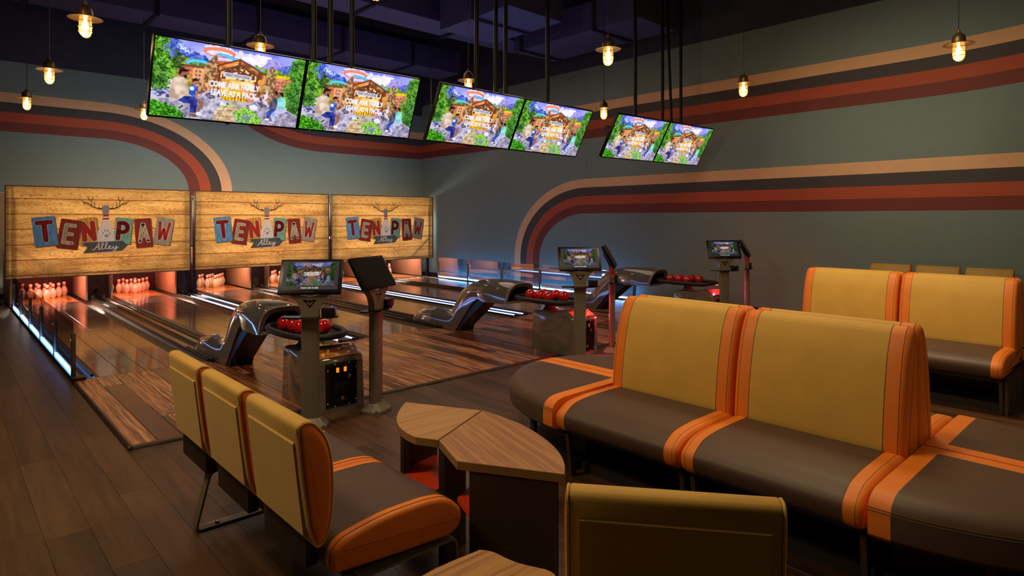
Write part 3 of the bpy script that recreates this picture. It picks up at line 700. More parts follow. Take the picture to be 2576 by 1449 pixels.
# ------------------------------------------------------------------ screen picture (painted raster on a colour-attribute grid)
def paint(w=480, h=270):
    yy_, xx = np.mgrid[0:h, 0:w]; U = (xx+.5)/w; V = (yy_+.5)/h
    rs = np.random.RandomState(3)
    def noise(s, seed):
        s = s*1.25; r = np.random.RandomState(seed); gw, gh = int(w/s)+3, int(h/s)+3; g_ = r.rand(gh, gw)
        fx, fy = xx/s, yy_/s; ix, iy = fx.astype(int), fy.astype(int); tx, ty = fx-ix, fy-iy; tx = tx*tx*(3-2*tx); ty = ty*ty*(3-2*ty)
        return (g_[iy, ix]*(1-tx)+g_[iy, ix+1]*tx)*(1-ty)+(g_[iy+1, ix]*(1-tx)+g_[iy+1, ix+1]*tx)*ty
    n2, n4, n9, n20 = noise(2, 1), noise(4, 2), noise(9, 3), noise(20, 4)
    img = np.zeros((h, w, 3))
    def mask(poly, jit=0):
        uu = U+(n4-.5)*jit+(n2-.5)*jit*.7; vv = V+(n9-.5)*jit+(noise(3, 9)-.5)*jit*.8; ins = np.zeros((h, w), bool); n = len(poly)
        for i in range(n):
            (x0, y0), (x1, y1) = poly[i-1], poly[i]
            if y0 == y1: continue
            c = ((y0 > vv) != (y1 > vv)) & (uu < (x1-x0)*(vv-y0)/(y1-y0)+x0); ins ^= c
        return ins
    def fill(m, c1, c2=None, nz=None, amt=1.0):
        a = np.array(c1, float)/255
        if c2 is not None: t = np.clip((nz-.5)*amt+.5, 0, 1)[..., None]; col = a*(1-t)+np.array(c2, float)/255*t; img[m] = col[m]
        else: img[m] = a
    def P(poly, c1, c2=None, jit=0, nz=None, amt=2.2): fill(mask(poly, jit), c1, c2, n4 if nz is None else nz, amt)
    def EL(cu, cv, ru_, rv, c1, c2=None, jit=0, nz=None):
        uu = U+(n4-.5)*jit; vv = V+(n2-.5)*jit; fill(((uu-cu)/ru_)**2+((vv-cv)/rv)**2 < 1, c1, c2, n4 if nz is None else nz, 2.2)
    t = np.clip(V/.32, 0, 1)[..., None]
    img[:] = np.array((120, 130, 235))/255*(1-t)+np.array((235, 215, 250))/255*t
    img += ((n20-.5)*.25*np.clip(1-V*2, 0, 1))[..., None]
    P([(.3, .0), (.75, .05), (.7, .2), (.5, .2), (.3, .12)], (205, 205, 250), (245, 235, 255), .04, n9)
    P([(.04, 0), (.13, 0), (.17, .05), (.24, .11), (.31, .16), (.36, .30), (.1, .36)], (40, 70, 170), (110, 130, 220), .02)
    P([(.12, .02), (.17, .05), (.24, .11), (.22, .16), (.15, .1)], (70, 100, 200), (210, 215, 245), .03, n2, 3)
    P([(.68, .2), (.74, .1), (.77, .04), (.80, .09), (.86, .12), (.88, .2), (.7, .24)], (130, 120, 205), (170, 160, 225), .01)
    P([(.80, .2), (.85, .13), (.88, .12), (.93, .06), (1, .0), (1, .24), (.8, .24)], (60, 80, 190), (100, 110, 215), .01)
    P([(.0, .3), (.2, .2), (.36, .25), (.36, .5), (0, .5)], (70, 110, 50), (150, 180, 60), .05)
    P([(.64, .2), (.9, .22), (1, .5), (.64, .5)], (80, 130, 50), (180, 190, 60), .05)
    # hotel wings
    P([(.145, .31), (.24, .33), (.25, .58), (.15, .56)], (190, 90, 50), (220, 130, 80)); P([(.24, .34), (.31, .31), (.35, .35), (.35, .6), (.24, .6)], (225, 150, 95), (240, 180, 120))
    P([(.77, .33), (.84, .28), (.93, .33), (.92, .56), (.77, .56)], (205, 110, 80), (235, 150, 110)); P([(.8, .27), (.93, .27), (.9, .31), (.8, .32)], (245, 200, 40), (220, 160, 30))
    P([(.14, .30), (.32, .29), (.32, .32), (.14, .33)], (120, 70, 50))
    for cu in (.165, .19, .215, .262, .285, .80, .825, .85, .875, .9):
        for cv in (.37, .42, .47): fill((abs(U-cu) < .006) & (abs(V-cv) < .013), (90, 80, 120))
    # slides
    rr = ((U-.395)/.105)**2+((V-.085)/.066)**2; fill((rr < 1) & (((U-.395)/.085)**2+((V-.10)/.035)**2 > 1), (225, 105, 70), (250, 150, 110), np.clip(.9-(V-.02)*8, 0, 1), 1)
    def TB(pts, r, c1, c2):
        d = np.full((h, w), 9.)
        for (x0, y0), (x1, y1) in zip(pts[:-1], pts[1:]):
            dx, dy = x1-x0, (y1-y0)*.56; s = np.clip(((U-x0)*dx+(V-y0)*.56*dy)/(dx*dx+dy*dy), 0, 1); d = np.minimum(d, np.hypot(U-x0-s*dx, (V-y0)*.56-s*dy))
        fill(d < r, c1, c2, np.clip(d/r, 0, 1), 1)
    TB([(.40, .11), (.44, .115), (.50, .14), (.58, .18), (.64, .22), (.69, .25)], .011, (120, 220, 255), (20, 130, 190))
    TB([(.2, .27), (.235, .235), (.3, .235), (.34, .26)], .012, (120, 225, 245), (30, 150, 190))
    P([(.36, .2), (.5, .17), (.5, .25), (.36, .28)], (190, 80, 50), (215, 110, 70))
    # lodge
    P([(.37, .28), (.535, .13), (.72, .30), (.72, .62), (.37, .62)], (120, 70, 40), (230, 150, 70), 0, n9, 2.2)
    P([(.40, .34), (.53, .2), (.68, .34), (.66, .42), (.42, .42)], (90, 50, 40), (255, 215, 150), .02, n4, 3.5)
    for a, b in (((.36, .285), (.535, .135)), ((.535, .135), (.73, .30)), ((.39, .34), (.535, .21)), ((.535, .21), (.69, .35)), ((.43, .37), (.535, .28)), ((.535, .28), (.645, .37)), ((.535, .15), (.535, .34)), ((.395, .27), (.395, .34)), ((.68, .28), (.68, .36)), ((.41, .32), (.41, .6)), ((.665, .34), (.665, .6))):
        TB([a, b], .0065, (130, 66, 40), (88, 44, 34))
    P([(.425, .42), (.655, .43), (.64, .64), (.43, .64)], (215, 150, 60), (255, 230, 150), 0, n9)
    P([(.435, .56), (.60, .575), (.60, .72), (.435, .71)], (235, 160, 10), (255, 215, 40))
    for q in range(8): fill((abs(U-(.445+q*.021)) < .003) & (V > .61) & (V < .70), (130, 70, 10))
    fill((U > .435) & (U < .6) & (abs(V-.64) < .006), (150, 80, 10))
    P([(.60, .58), (.66, .58), (.66, .72), (.60, .72)], (170, 90, 60), (215, 150, 110)); P([(.39, .6), (.435, .6), (.435, .7), (.39, .7)], (175, 100, 70), (215, 150, 110))
    # path, grass
    P([(.0, .78), (1, .78), (1, 1), (0, 1)], (60, 110, 20), (140, 200, 60), 0, n2)
    P([(.40, .70), (.66, .70), (.7, .82), (.60, 1), (.36, 1)], (150, 140, 140), (190, 180, 180), 0, n9)
    P([(.45, .76), (.55, .76), (.56, .8), (.52, .88), (.55, 1), (.36, 1), (.42, .85)], (170, 140, 110), (225, 200, 160), .02, n9)
    for a, b in (((.44, .8), (.55, .79)), ((.42, .86), (.52, .84)), ((.47, .79), (.45, .86)), ((.4, .93), (.54, .92)), ((.47, .86), (.49, .93)), ((.44, .93), (.43, 1))): TB([a, b], .002, (120, 90, 70), (120, 90, 70))
    P([(.53, .86), (.60, .78), (.70, .8), (.74, .92), (.73, 1), (.56, 1)], (70, 140, 30), (170, 220, 90), .03, n2, 3)
    P([(.42, .78), (.5, .74), (.52, .77), (.44, .82)], (90, 160, 60), (190, 220, 130), .03, n2)
    fill(mask([(.57, .9), (.66, .86), (.68, .94), (.6, 1)], .06) & (n2 > .55), (140, 120, 220))
    # rocks and howling statues
    P([(.19, .66), (.24, .52), (.30, .48), (.34, .55), (.37, .62), (.34, .72), (.22, .74)], (120, 80, 60), (215, 160, 115), .02)
    P([(.31, .42), (.315, .26), (.34, .19), (.37, .12), (.385, .10), (.385, .17), (.395, .28), (.385, .4), (.38, .54), (.39, .58), (.35, .58), (.345, .44), (.33, .5), (.3, .5)], (110, 76, 50), (205, 160, 110), .015)
    P([(.70, .66), (.715, .46), (.73, .3), (.745, .2), (.765, .14), (.775, .2), (.79, .3), (.80, .42), (.82, .56), (.80, .68), (.76, .66), (.75, .5), (.73, .62), (.72, .68)], (110, 80, 52), (200, 160, 112), .015)
    P([(.74, .64), (.86, .5), (.88, .66), (.8, .78)], (130, 96, 70), (190, 150, 110), .02)
    # trees
    def tree(cu, v0, v1, hw, dark, light):
        for k in range(9):
            v = v0+(v1-v0)*k/9; ww = hw*(.25+.75*(k+1)/9)*(1 if k < 8 else .8)
            P([(cu, v-.03), (cu+ww, v+(v1-v0)/6), (cu-ww, v+(v1-v0)/6)], dark, light, .05, n2*.6+n9*.4, 2.3)
    tree(.145, .12, .36, .05, (22, 44, 26), (70, 100, 50))
    P([(-.1, -.1), (.075, -.05), (.08, .15), (.13, .3), (.14, .45), (.12, .62), (-.1, .62)], (20, 70, 10), (130, 200, 60), .07, n2*.6+n9*.4, 2.3)
    tree(.055, .3, .66, .09, (22, 70, 20), (110, 170, 70)); tree(.215, .42, .6, .03, (90, 110, 20), (190, 190, 60))
    P([(.9, .06), (.95, .0), (1.1, -.05), (1.1, .85), (.93, .8), (.86, .66), (.86, .5), (.9, .35), (.88, .25)], (24, 80, 14), (120, 190, 70), .07, n2*.6+n9*.4, 2.3)
    tree(.96, .3, .8, .07, (24, 70, 20), (90, 160, 70))
    # large foreground wolves
    P([(-.1, .68), (.02, .66), (.1, .64), (.13, .72), (.1, .8), (-.1, .8)], (60, 60, 110), (190, 190, 225), .02)
    fur = np.clip(n9*.45+n4*.25+(noise(2, 21))*.2+.08+(V-.62)*-.25+.05, 0, 1)
    Lw = [(-.1, .8), (.05, .76), (.2, .76), (.28, .70), (.33, .64), (.37, .60), (.385, .64), (.42, .60), (.43, .67), (.455, .72), (.485, .75), (.47, .785), (.43, .79), (.42, .84), (.40, .95), (.37, 1.1), (.1, 1.1), (-.1, 1)]
    Rw = [(.62, .74), (.65, .69), (.69, .655), (.71, .60), (.725, .66), (.76, .72), (.82, .78), (.92, .77), (1, .84), (1.02, 1.1), (.74, 1.1), (.735, .95), (.70, .86), (.65, .80), (.625, .775)]
    for Wf in (Lw, Rw):
        P([(u_, v_-.012) for u_, v_ in Wf], (205, 200, 220), None, .01); P(Wf, (92, 86, 116), (206, 198, 220), .008, fur, 2.0)
    P([(.33, .66), (.37, .61), (.385, .65), (.40, .70), (.36, .72)], (70, 62, 84), (120, 110, 130), .006); P([(.415, .61), (.43, .67), (.41, .68)], (90, 80, 100)); P([(.44, .73), (.485, .75), (.47, .782), (.43, .785)], (215, 210, 225), (235, 232, 240), .004)
    P([(.70, .61), (.71, .60), (.725, .66), (.705, .67)], (80, 70, 90)); P([(.63, .75), (.67, .72), (.70, .76), (.68, .80), (.65, .80)], (215, 210, 225), (238, 234, 242), .004); P([(.68, .68), (.72, .68), (.76, .74), (.72, .76)], (84, 76, 100), (130, 120, 145), .01)
    EL(.483, .752, .007, .010, (20, 18, 26)); EL(.437, .70, .005, .006, (40, 34, 30)); EL(.622, .745, .007, .010, (20, 18, 26)); EL(.672, .705, .004, .006, (50, 40, 30))
    P([(-.1, .84), (.06, .80), (.18, .86), (.22, 1), (.28, 1.1), (-.1, 1.1)], (14, 70, 8), (90, 190, 40), .06, n2*.6+n4*.4, 2.2)
    # man and child
    P([(.12, .50), (.15, .46), (.185, .46), (.21, .52), (.225, .62), (.26, .69), (.24, .72), (.2, .72), (.19, .77), (.14, .775), (.11, .74), (.108, .6)], (176, 150, 130), (228, 208, 190), 0, n9)
    EL(.183, .42, .026, .05, (150, 96, 70)); P([(.155, .44), (.155, .37), (.18, .35), (.215, .37), (.21, .39), (.175, .40), (.165, .44)], (30, 22, 24)); P([(.185, .43), (.21, .44), (.205, .48), (.19, .47)], (40, 28, 26))
    P([(.165, .77), (.2, .71), (.27, .70), (.29, .74), (.285, .92), (.245, .92), (.245, .80), (.2, .80)], (24, 34, 110), (50, 66, 160), 0, n9); P([(.235, .93), (.29, .93), (.305, .975), (.27, .975)], (110, 80, 50), (150, 110, 70))
    P([(.225, .6), (.245, .55), (.28, .56), (.285, .66), (.27, .71), (.23, .68)], (40, 80, 180), (70, 110, 210)); EL(.245, .60, .014, .025, (220, 225, 245)); EL(.262, .51, .020, .038, (170, 110, 80)); P([(.243, .52), (.243, .47), (.27, .46), (.285, .49), (.255, .5)], (30, 20, 20))
    P([(.27, .62), (.285, .64), (.285, .73), (.275, .73)], (180, 120, 90)); P([(.29, .72), (.33, .78), (.305, .90), (.29, .90), (.305, .80), (.285, .77)], (150, 92, 66)); P([(.285, .91), (.31, .9), (.33, .94), (.29, .95)], (225, 225, 235))
    # couple
    P([(.79, .62), (.81, .58), (.83, .6), (.835, .74), (.8, .76), (.77, .77)], (60, 62, 84), (96, 98, 120)); P([(.83, .6), (.86, .56), (.89, .6), (.9, .73), (.84, .75)], (100, 190, 190), (150, 222, 218), 0, n9)
    EL(.808, .535, .014, .032, (130, 80, 60)); EL(.838, .55, .015, .034, (140, 88, 66)); P([(.80, .5), (.82, .485), (.83, .52), (.82, .56)], (24, 18, 22)); P([(.835, .51), (.86, .5), (.875, .54), (.865, .58), (.85, .54)], (24, 18, 22))
    P([(.76, .82), (.8, .745), (.84, .75), (.80, .82), (.79, .90), (.77, .89)], (36, 54, 140), (60, 84, 180)); P([(.80, .82), (.85, .75), (.9, .75), (.9, .79), (.84, .83), (.835, .93), (.81, .93), (.80, .86)], (150, 160, 215), (190, 195, 235))
    P([(.765, .90), (.79, .9), (.79, .925), (.755, .925)], (230, 230, 240)); P([(.79, .945), (.83, .935), (.835, .965), (.79, .965)], (215, 190, 200))
    img += ((n2-.5)*.04)[..., None]
    return np.clip(img, 0, 1)
GW, GH = 360, 202
_img = paint(GW, GH)
def screen_mesh(step, name):
    im = _img[::step, ::step]; h, w = im.shape[:2]
    me = bpy.data.meshes.new(name); xs = np.linspace(-.5, .5, w+1); zs = np.linspace(.5, -.5, h+1)
    vx, vz = np.meshgrid(xs, zs); co = np.stack([vx, np.zeros_like(vx), vz], -1).reshape(-1, 3)
    idx = np.arange((h+1)*(w+1)).reshape(h+1, w+1); q = np.stack([idx[:-1, :-1], idx[1:, :-1], idx[1:, 1:], idx[:-1, 1:]], -1).reshape(-1, 4)
    me.vertices.add(len(co)); me.vertices.foreach_set('co', co.ravel()); me.loops.add(q.size); me.loops.foreach_set('vertex_index', q.ravel())
    me.polygons.add(len(q)); me.polygons.foreach_set('loop_start', np.arange(0, q.size, 4)); me.update(calc_edges=True)
    at = me.color_attributes.new('picture', 'FLOAT_COLOR', 'CORNER')
    lin_ = np.where(im <= .04045, im/12.92, ((im+.055)/1.055)**2.4)
    col = np.ones((h, w, 4, 4)); pad = np.pad(lin_, ((1, 1), (1, 1), (0, 0)), mode='edge')
    for k, (a, b) in enumerate(((0, 0), (1, 0), (1, 1), (0, 1))):   # smooth corners: average of the four pixels around
        col[:, :, k, :3] = (pad[a:a+h, b:b+w]+pad[a+1:a+1+h, b:b+w]+pad[a:a+h, b+1:b+1+w]+pad[a+1:a+1+h, b+1:b+1+w])/4*.55+lin_*.45
    at.data.foreach_set('color', col.reshape(-1)); me.validate(); return me
def screen_mat(name, strength, dark=False):
    m, nt, b = new_mat(name); a = N(nt, 'ShaderNodeVertexColor'); a.layer_name = 'picture'
    src = a.outputs[0]
    if dark:
        g_ = N(nt, 'ShaderNodeGamma'); g_.inputs[1].default_value = 1.7; nt.links.new(src, g_.inputs[0])
        h_ = N(nt, 'ShaderNodeHueSaturation'); h_.inputs['Saturation'].default_value = .8; nt.links.new(g_.outputs[0], h_.inputs['Color']); src = h_.outputs[0]
    b.inputs['Base Color'].default_value = (.01, .01, .012, 1); b.inputs['Roughness'].default_value = .15
    nt.links.new(src, b.inputs['Emission Color']); b.inputs['Emission Strength'].default_value = strength
    return m
SM = screen_mesh(1, 'picture'); SM.materials.append(screen_mat('screen_picture', 1.15))
SMd = screen_mesh(2, 'picture_dim'); SMd.materials.append(screen_mat('kiosk_picture', .42, True))

# hanging screens
def wall_screen():
    t = thing('hanging_screen', '', 'screen')
    w, h = 1.205, .655
    MB().bbox(-w/2, w/2, .0, .05, -h/2, h/2, b=.006).build('case', M_bezel, t)
    rim = MB()
    for a in ((-w/2, w/2, -h/2, -h/2+.014), (-w/2, w/2, h/2-.010, h/2), (-w/2, -w/2+.010, -h/2, h/2), (w/2-.010, w/2, -h/2, h/2)): rim.box(a[0], a[1], -.006, .004, a[2], a[3])
    rim.build('bezel', M_bezel, t)
    p = bpy.data.objects.new('picture', SM); C.objects.link(p); p.parent = t; p.scale = (w-.018, 1, h-.022); p.location = (0, -.002, .001)
    for k, s in enumerate(('COME AS A FAMILY', 'LEAVE AS A PACK')):
        f = font_obj('slogan', s, .060, E_text, p, offset=.0028, space=.92)
        f.rotation_euler = (PI/2, 0, 0); f.location = (.020, -.0036, -.002-.068*k); f.parent = t
        f.location.x = .022+.002*k
        bbx = max(v.co.x for v in f.data.vertices)-min(v.co.x for v in f.data.vertices); f.scale.x = (.41 if k == 0 else .375)/bbx; f.scale.y = 1.15
    sg = MB().add([(-.080, -.0030, .072), (.150, -.0030, .066), (.150, -.0030, .104), (-.080, -.0030, .112)], [(0, 1, 2, 3)]).build('pictured_sign', E_sign, t, smooth=False)
    f = font_obj('pictured_sign_text', 'GREAT WOLF LODGE', .030, E_signt, sg, offset=.0006); f.rotation_euler = (PI/2, math.radians(1.5), 0); f.location = (.035, -.0036, .0885)
    bbx = max(v.co.x for v in f.data.vertices)-min(v.co.x for v in f.data.vertices); f.scale.x = .195/bbx
    MB().bbox(-.2, .2, .05, .09, -.15, .15, b=.006).build('mount_plate', M_black, t)
    MB().box(-.03, .03, .08, .20, -.02, .05).build('mount_arm', M_black, t); MB().box(-.42, .56, .17, .30, -.02, .05).build('mount_rail', M_black, t)
    MB().bbox(-.015, .015, -.004, .02, -h/2-.012, -h/2+.002, b=.003).build('sensor', M_black, t)
    return t
ws = wall_screen()
mons = [(2.447, 2.672, .014, .38, .014, 1.01, .98), (5.122, 2.678, -.02, .484, -.01, 1.0, 1.0), (8.154, 2.719, -.032, .511, .004, 1.0, 1.015)]
scr = []
for k, (mx_, mz, yaw, tilt, roll, sx, sz) in enumerate(mons):
    for j in (0, 1):
        lab = 'hanging screen with colourful holiday advert, %s of the %s pair' % (['left', 'right'][j], ['nearest', 'middle', 'farthest'][k])
        o = ws if (k == 0 and j == 0) else dup(ws, (0, 0, 0))
        tag(o, lab, None, 'screens hanging above the lanes')
        R = Matrix.Rotation(yaw, 4, 'Z') @ Matrix.Rotation(tilt, 4, 'X') @ Matrix.Rotation(-roll, 4, 'Y')
        off = R @ Vector(((-.607 if j == 0 else .607)*sx, 0, 0))
        o.rotation_euler = R.to_euler(); o.location = Vector((mx_, 5.45, mz))+off; o.scale = (sx, 1, sz)
for xs, nm in (((1.88, 2.66, 2.83, 3.06), 'nearest'), ((4.67, 4.97, 5.13, 5.87), 'middle'), ((7.78, 8.5, 9.03), 'farthest')):
    for q, x in enumerate(xs):
        zb = 2.92
        if nm == 'nearest': zb = 2.80
        t = thing('hanging_pole', 'black steel pole, %s from left holding the %s screen pair' % (['first', 'second', 'third', 'fourth'][q], nm), 'pole', (x, 5.66, zb), 0, 'black poles holding the screens')
        MB().tube([(0, 0, -.22), (0, 0, 6.2-zb)], .026, 12).build('tube', M_pole, t)
        MB().lathe([(.07, 6.17-zb), (.07, 6.2-zb), (0, 6.2-zb)], 12).build('ceiling_plate', M_pole, t)
        MB().lathe([(.03, .0), (.036, .01), (.036, .05), (.03, .06)], 12).build('collar', M_pole, t)
t = thing('brace_pole', 'slanted black pole behind the farthest screen pair', 'pole', (8.78, 5.68, 2.9))
MB().tube([(.02, 0, 0), (-.12, .05, 3.3)], .022, 10).build('tube', M_pole, t)
MB().box(-.05, .05, -.03, .03, -.02, .02).build('joint', M_pole, t)

# ------------------------------------------------------------------ pendant lamps
pl = thing('pendant_lamp', '', 'pendant lamp')
MB().lathe([(.0, .145), (.014, .145), (.016, .12), (.032, .108), (.055, .088), (.064, .05), (.066, .015), (.078, .004), (.14, -.005), (.143, -.008), (.139, -.011), (.075, -.002), (.05, .002), (0, .005)], 28).build('shade', mat('aged_bronze', (92, 70, 40), .4, .6, var=.15), pl)
MB().tube([(0, 0, .14), (0, 0, 2.8)], .0045, 6).build('cord', M_black, pl)
jar = MB().lathe([(.052, -.004), (.053, -.12), (.046, -.150), (.028, -.172), (.0, -.178)], 20, cap=False).build('glass_jar', M_jar, pl)
cg = MB()
for z, r in ((-.035, .057), (-.085, .057), (-.13, .055)): cg.tube([(r*math.cos(2*PI*k/20), r*math.sin(2*PI*k/20), z) for k in range(20)], .0026, 5, closed=True)
for a in range(4):
    t_ = a*PI/2+.4; cg.tube([(r*math.cos(t_), r*math.sin(t_), z) for r, z in ((.057, -.0), (.057, -.13), (.047, -.162), (.024, -.182), (0, -.188))], .0026, 5)
cg.build('wire_cage', mat('cage_wire', (150, 120, 70), .4, .7), pl)
MB().lathe([(0, -.0), (.014, -.0), (.014, -.03), (.02, -.045), (.03, -.07), (.031, -.09), (.02, -.115), (0, -.123)], 14).build('bulb', emit('bulb_glow', (255, 200, 110), 22), pl)
PX = [(1.03, 6.96, 'nearest left, beside the top left screen corner'), (1.055, 9.66, 'second in the leftmost row'), (1.05, 12.2, 'third in the leftmost row, over the left sign'), (2.63, 12.1, 'just left of the nearest screen pair'),
      (2.577, 6.776, 'behind the top edge of the leftmost screen'), (2.5, 4.25, 'cut by the top edge above the screens on the left'), (5.285, 6.579, 'behind the top of the middle screen pair'), (5.441, 4.321, 'above right of the middle screen pair'),
      (8.314, 6.696, 'hanging low between the middle and farthest screens'), (8.199, 4.155, 'in front of the stripes right of the farthest screens'), (8.044, 1.654, 'rightmost, in front of the wall stripes'), (5.137, 1.711, 'cut by the top edge at the upper right'),
      (5.27, 11.39, 'peeking out below the nearest right screen'), (7.94, 11.18, 'peeking out below the middle left screen')]
for i, (x, y, where) in enumerate(PX):
    lab = 'caged pendant lamp, '+where
    o = pl if i == 0 else dup(pl, (0, 0, 0))
    o.location = (x, y, 3.42); tag(o, lab, None, 'caged pendant lamps over the lanes')
    top = 5.0 if (y > 11.75 and x < 9) and y < 12.6 else 5.05 if 9 < y < 9.7 else 4.8 if (8.3 < x < 9.4 and 6 < y < 8.9) else 6.2
    for ch in o.children:
        if ch.name.startswith('cord'): ch.scale.z = (top-3.42)/2.8
    point_light('lamp_light', (x, y, 3.42-.150), 5.5, (1, .66, .28), .03)
for (x, y) in ((1.03, 1.7), (1.03, 4.3), (-1.5, 4.3), (-1.5, 7.0)):   # lamps of the same rows outside the frame
    point_light('lamp_light', (x, y, 3.27), 5.5, (1, .66, .28), .03)

# ------------------------------------------------------------------ ball returns
def hood(c):
    t = thing('ball_ramp', '', 'ball ramp', (c, 6.6, 0)); oy = 6.6
    st = [((7.84, .05), (7.85, .03), .20), ((7.79, .14), (7.82, .03), .25), ((7.68, .205), (7.7, .03), .28), ((7.5, .235), (7.5, .03), .30), ((7.32, .25), (7.33, .03), .31)]
    st2 = [((7.325, .262), (7.33, .03), .32), ((7.18, .252), (7.2, .03), .315), ((7.05, .245), (7.06, .03), .30), ((6.96, .265), (6.92, .02), .28), ((6.90, .33), (6.79, .02), .262), ((6.855, .40), (6.69, .13), .262), ((6.79, .49), (6.58, .25), .27), ((6.71, .575), (6.47, .37), .28), ((6.60, .65), (6.37, .46), .295), ((6.46, .705), (6.30, .50), .31), ((6.36, .73), (6.24, .50), .32)]
    st3 = [((6.35, .738), (6.23, .495), .335), ((6.2, .762), (6.15, .485), .36), ((6.02, .772), (6.0, .485), .39), ((5.85, .772), (5.87, .49), .41), ((5.68, .765), (5.74, .495), .425), ((5.62, .755), (5.70, .50), .42)]
    def rings(sts, inset=0):
        out = []
        for (yt, zt), (yb, zb), w in sts:
            r = []
            for k in range(25):
                a = PI*k/24; cx_ = math.cos(a); x = math.copysign(abs(cx_)**.62, cx_)*(w/2-inset); s = math.sin(a)**.55 if 0 < k < 24 else 0
                r.append((x, yb+(yt-yb)*s-oy, zb+(zt-zb)*s-(inset if s > .5 else 0)))
            out.append(r)
        return out
    MB().loft(rings(st)).build('lower_cover', M_gloss, t, ang=50)
    MB().loft(rings(st2)).build('ramp_shell', M_gloss, t, ang=50)
    MB().loft(rings(st3), cap1=False).build('top_hood', M_gloss, t, ang=50)
    rg = rings([st3[-1]])[0]; rg2 = rings([((5.57, .75), (5.66, .50), .43)])[0]; rg3 = rings([((5.60, .705), (5.68, .525), .33)])[0]; rg4 = rings([((6.0, .70), (6.0, .52), .30)])[0]
    MB().loft([rg, rg2, rg3], False, False).build('mouth_rim', M_kiosk, t, ang=50)
    MB().loft([rg3, rg4], False, True).build('mouth_lining', M_blackm, t)
    MB().prism([(6.80-oy, .02), (6.69-oy, .15), (6.55-oy, .31), (6.40-oy, .46), (6.24-oy, .49), (6.16-oy, .485), (6.66-oy, .10), (6.70-oy, .02)], 'X', -.118, .118).build('support_column', M_black, t)
    for sx in (-.17, .17):
        MB().tube([(sx, .45, .045), (sx, 1.35, .045)], .016, 8).build('guide_rail', M_dkmet, t)
        MB().lathe([(0, 0), (.006, 0), (.006, .004), (0, .005)], 8).build('screw', M_black, t).location = (sx*1.15, .72, .15)
    # mirrored highlights come from these grooves
        return t
def cabinet(c, k):
    t = thing('ball_return', '', 'ball return', (c+.1, 4.92, 0)); oy = 4.92
    prof = round_poly([(5.27-oy, 0, .0), (5.25-oy, .47, .05), (4.93-oy, .475, .04), (4.80-oy, .515, .05), (4.72-oy, .50, .04), (4.60-oy, .435, .04), (4.585-oy, 0, .0)], 5)
    st = []
    w = .205
    MB().loft([[(x, p[0], p[1]) for p in shrink(prof, d)] for x, d in ((-w, .022), (-w+.006, .010), (-w+.02, 0), (w-.02, 0), (w-.006, .010), (w, .022))]).build('body', M_cab, t, ang=55)
    # graphic panel on the sloping front
    a, b = Vector((4.715-oy, .499)), Vector((4.612-oy, .442)); n = Vector((a.y-b.y, -(a.x-b.x))); n = Vector((-.48, .877)); n.normalize()
    P4 = lambda x, s, o=.004: (x, a.x+(b.x-a.x)*s+n.x*o, a.y+(b.y-a.y)*s+n.y*o)
    gp = MB().add([P4(-.17, 0), P4(.17, 0), P4(.17, 1), P4(-.17, 1)], [(0, 1, 2, 3)]).build('graphic_panel', wood('graphic_wood', [(120, 60, 24), (200, 120, 50), (224, 150, 70), (160, 84, 34)], 'X', .25, 2.2, .02, coat=.5, bump=0, pos=[.4, .5, .6, .72]), t, smooth=False)
    for i, (x, s, r) in enumerate(((-.13, .65, 0), (-.07, .3, 2.6), (-.02, .75, 1.2), (.03, .2, -.9), (.09, .65, 2.2), (.14, .35, 0))):
        q = []
        for (pw_, ph) in [(.004, 0), (.009, .010), (.010, .018), (.004, .03), (.0045, .04), (0, .044)]: q.append((pw_, ph-.02))
        q = q+[(-p[0], p[1]) for p in q[::-1][1:]]
        vs = []
        for p in q:
            px_, pz_ = p[0]*math.cos(r)-p[1]*math.sin(r), p[0]*math.sin(r)+p[1]*math.cos(r); vs.append(P4(x+px_, s-pz_/.118, .0055))
        MB().add(vs, [tuple(range(len(vs)))]).build('printed_pin', M_pin, gp, smooth=False)
    for s in (.33, .66, .98): MB().add([P4(-.17, s-.02, .005), P4(.17, s-.02, .005), P4(.17, s, .005), P4(-.17, s, .005)], [(0, 1, 2, 3)]).build('printed_joint', M_base, gp, smooth=False)
    yf = 4.592-oy
    MB().bbox(-.135, .135, yf-.012, yf+.01, .055, .405, b=.006).build('control_panel', M_black, t)
    cp = t.children[-1]
    MB().bbox(-.11, .11, yf-.017, yf-.01, .17, .385, b=.003).build('coin_door', M_bezel, t)
    MB().bbox(-.11, .11, yf-.017, yf-.01, .07, .16, b=.003).build('cash_door', M_bezel, t)
    for j, x in enumerate((-.045, .02)):
        MB().bbox(x-.021, x+.021, yf-.024, yf-.015, .325, .375, b=.003).build('button_frame', M_black, t)
        MB().box(x-.011, x+.011, yf-.027, yf-.022, .332, .368).build('lit_button', E_btn if k != 1 else emit('dim_button_glow', (255, 120, 60), .35), t)
        f = font_obj('button_mark', '10', .017, E_btnd, t); f.rotation_euler = (PI/2, 0, 0); f.location = (x, yf-.028, .350)
        MB().bbox(x-.024, x+.024, yf-.022, yf-.015, .20, .245, b=.003).build('coin_slot', M_black, t)
    for x, z in ((.06, .29), (0, .118)):
        q = MB().lathe([(0, 0), (.016, 0), (.016, .008), (.012, .011), (0, .011)], 14).build('lock', M_brass, t); q.rotation_euler = (PI/2, 0, 0); q.location = (x, yf-.016, z)
    for x, z in ((-.122, .35), (-.122, .09), (.122, .35), (.122, .09), (-.06, .395), (.06, .395), (-.06, .063), (.06, .063)):
        q = MB().lathe([(0, 0), (.0055, 0), (.004, .004), (0, .005)], 8).build('screw', M_white, t); q.rotation_euler = (PI/2, 0, 0); q.location = (x, yf-.012, z)
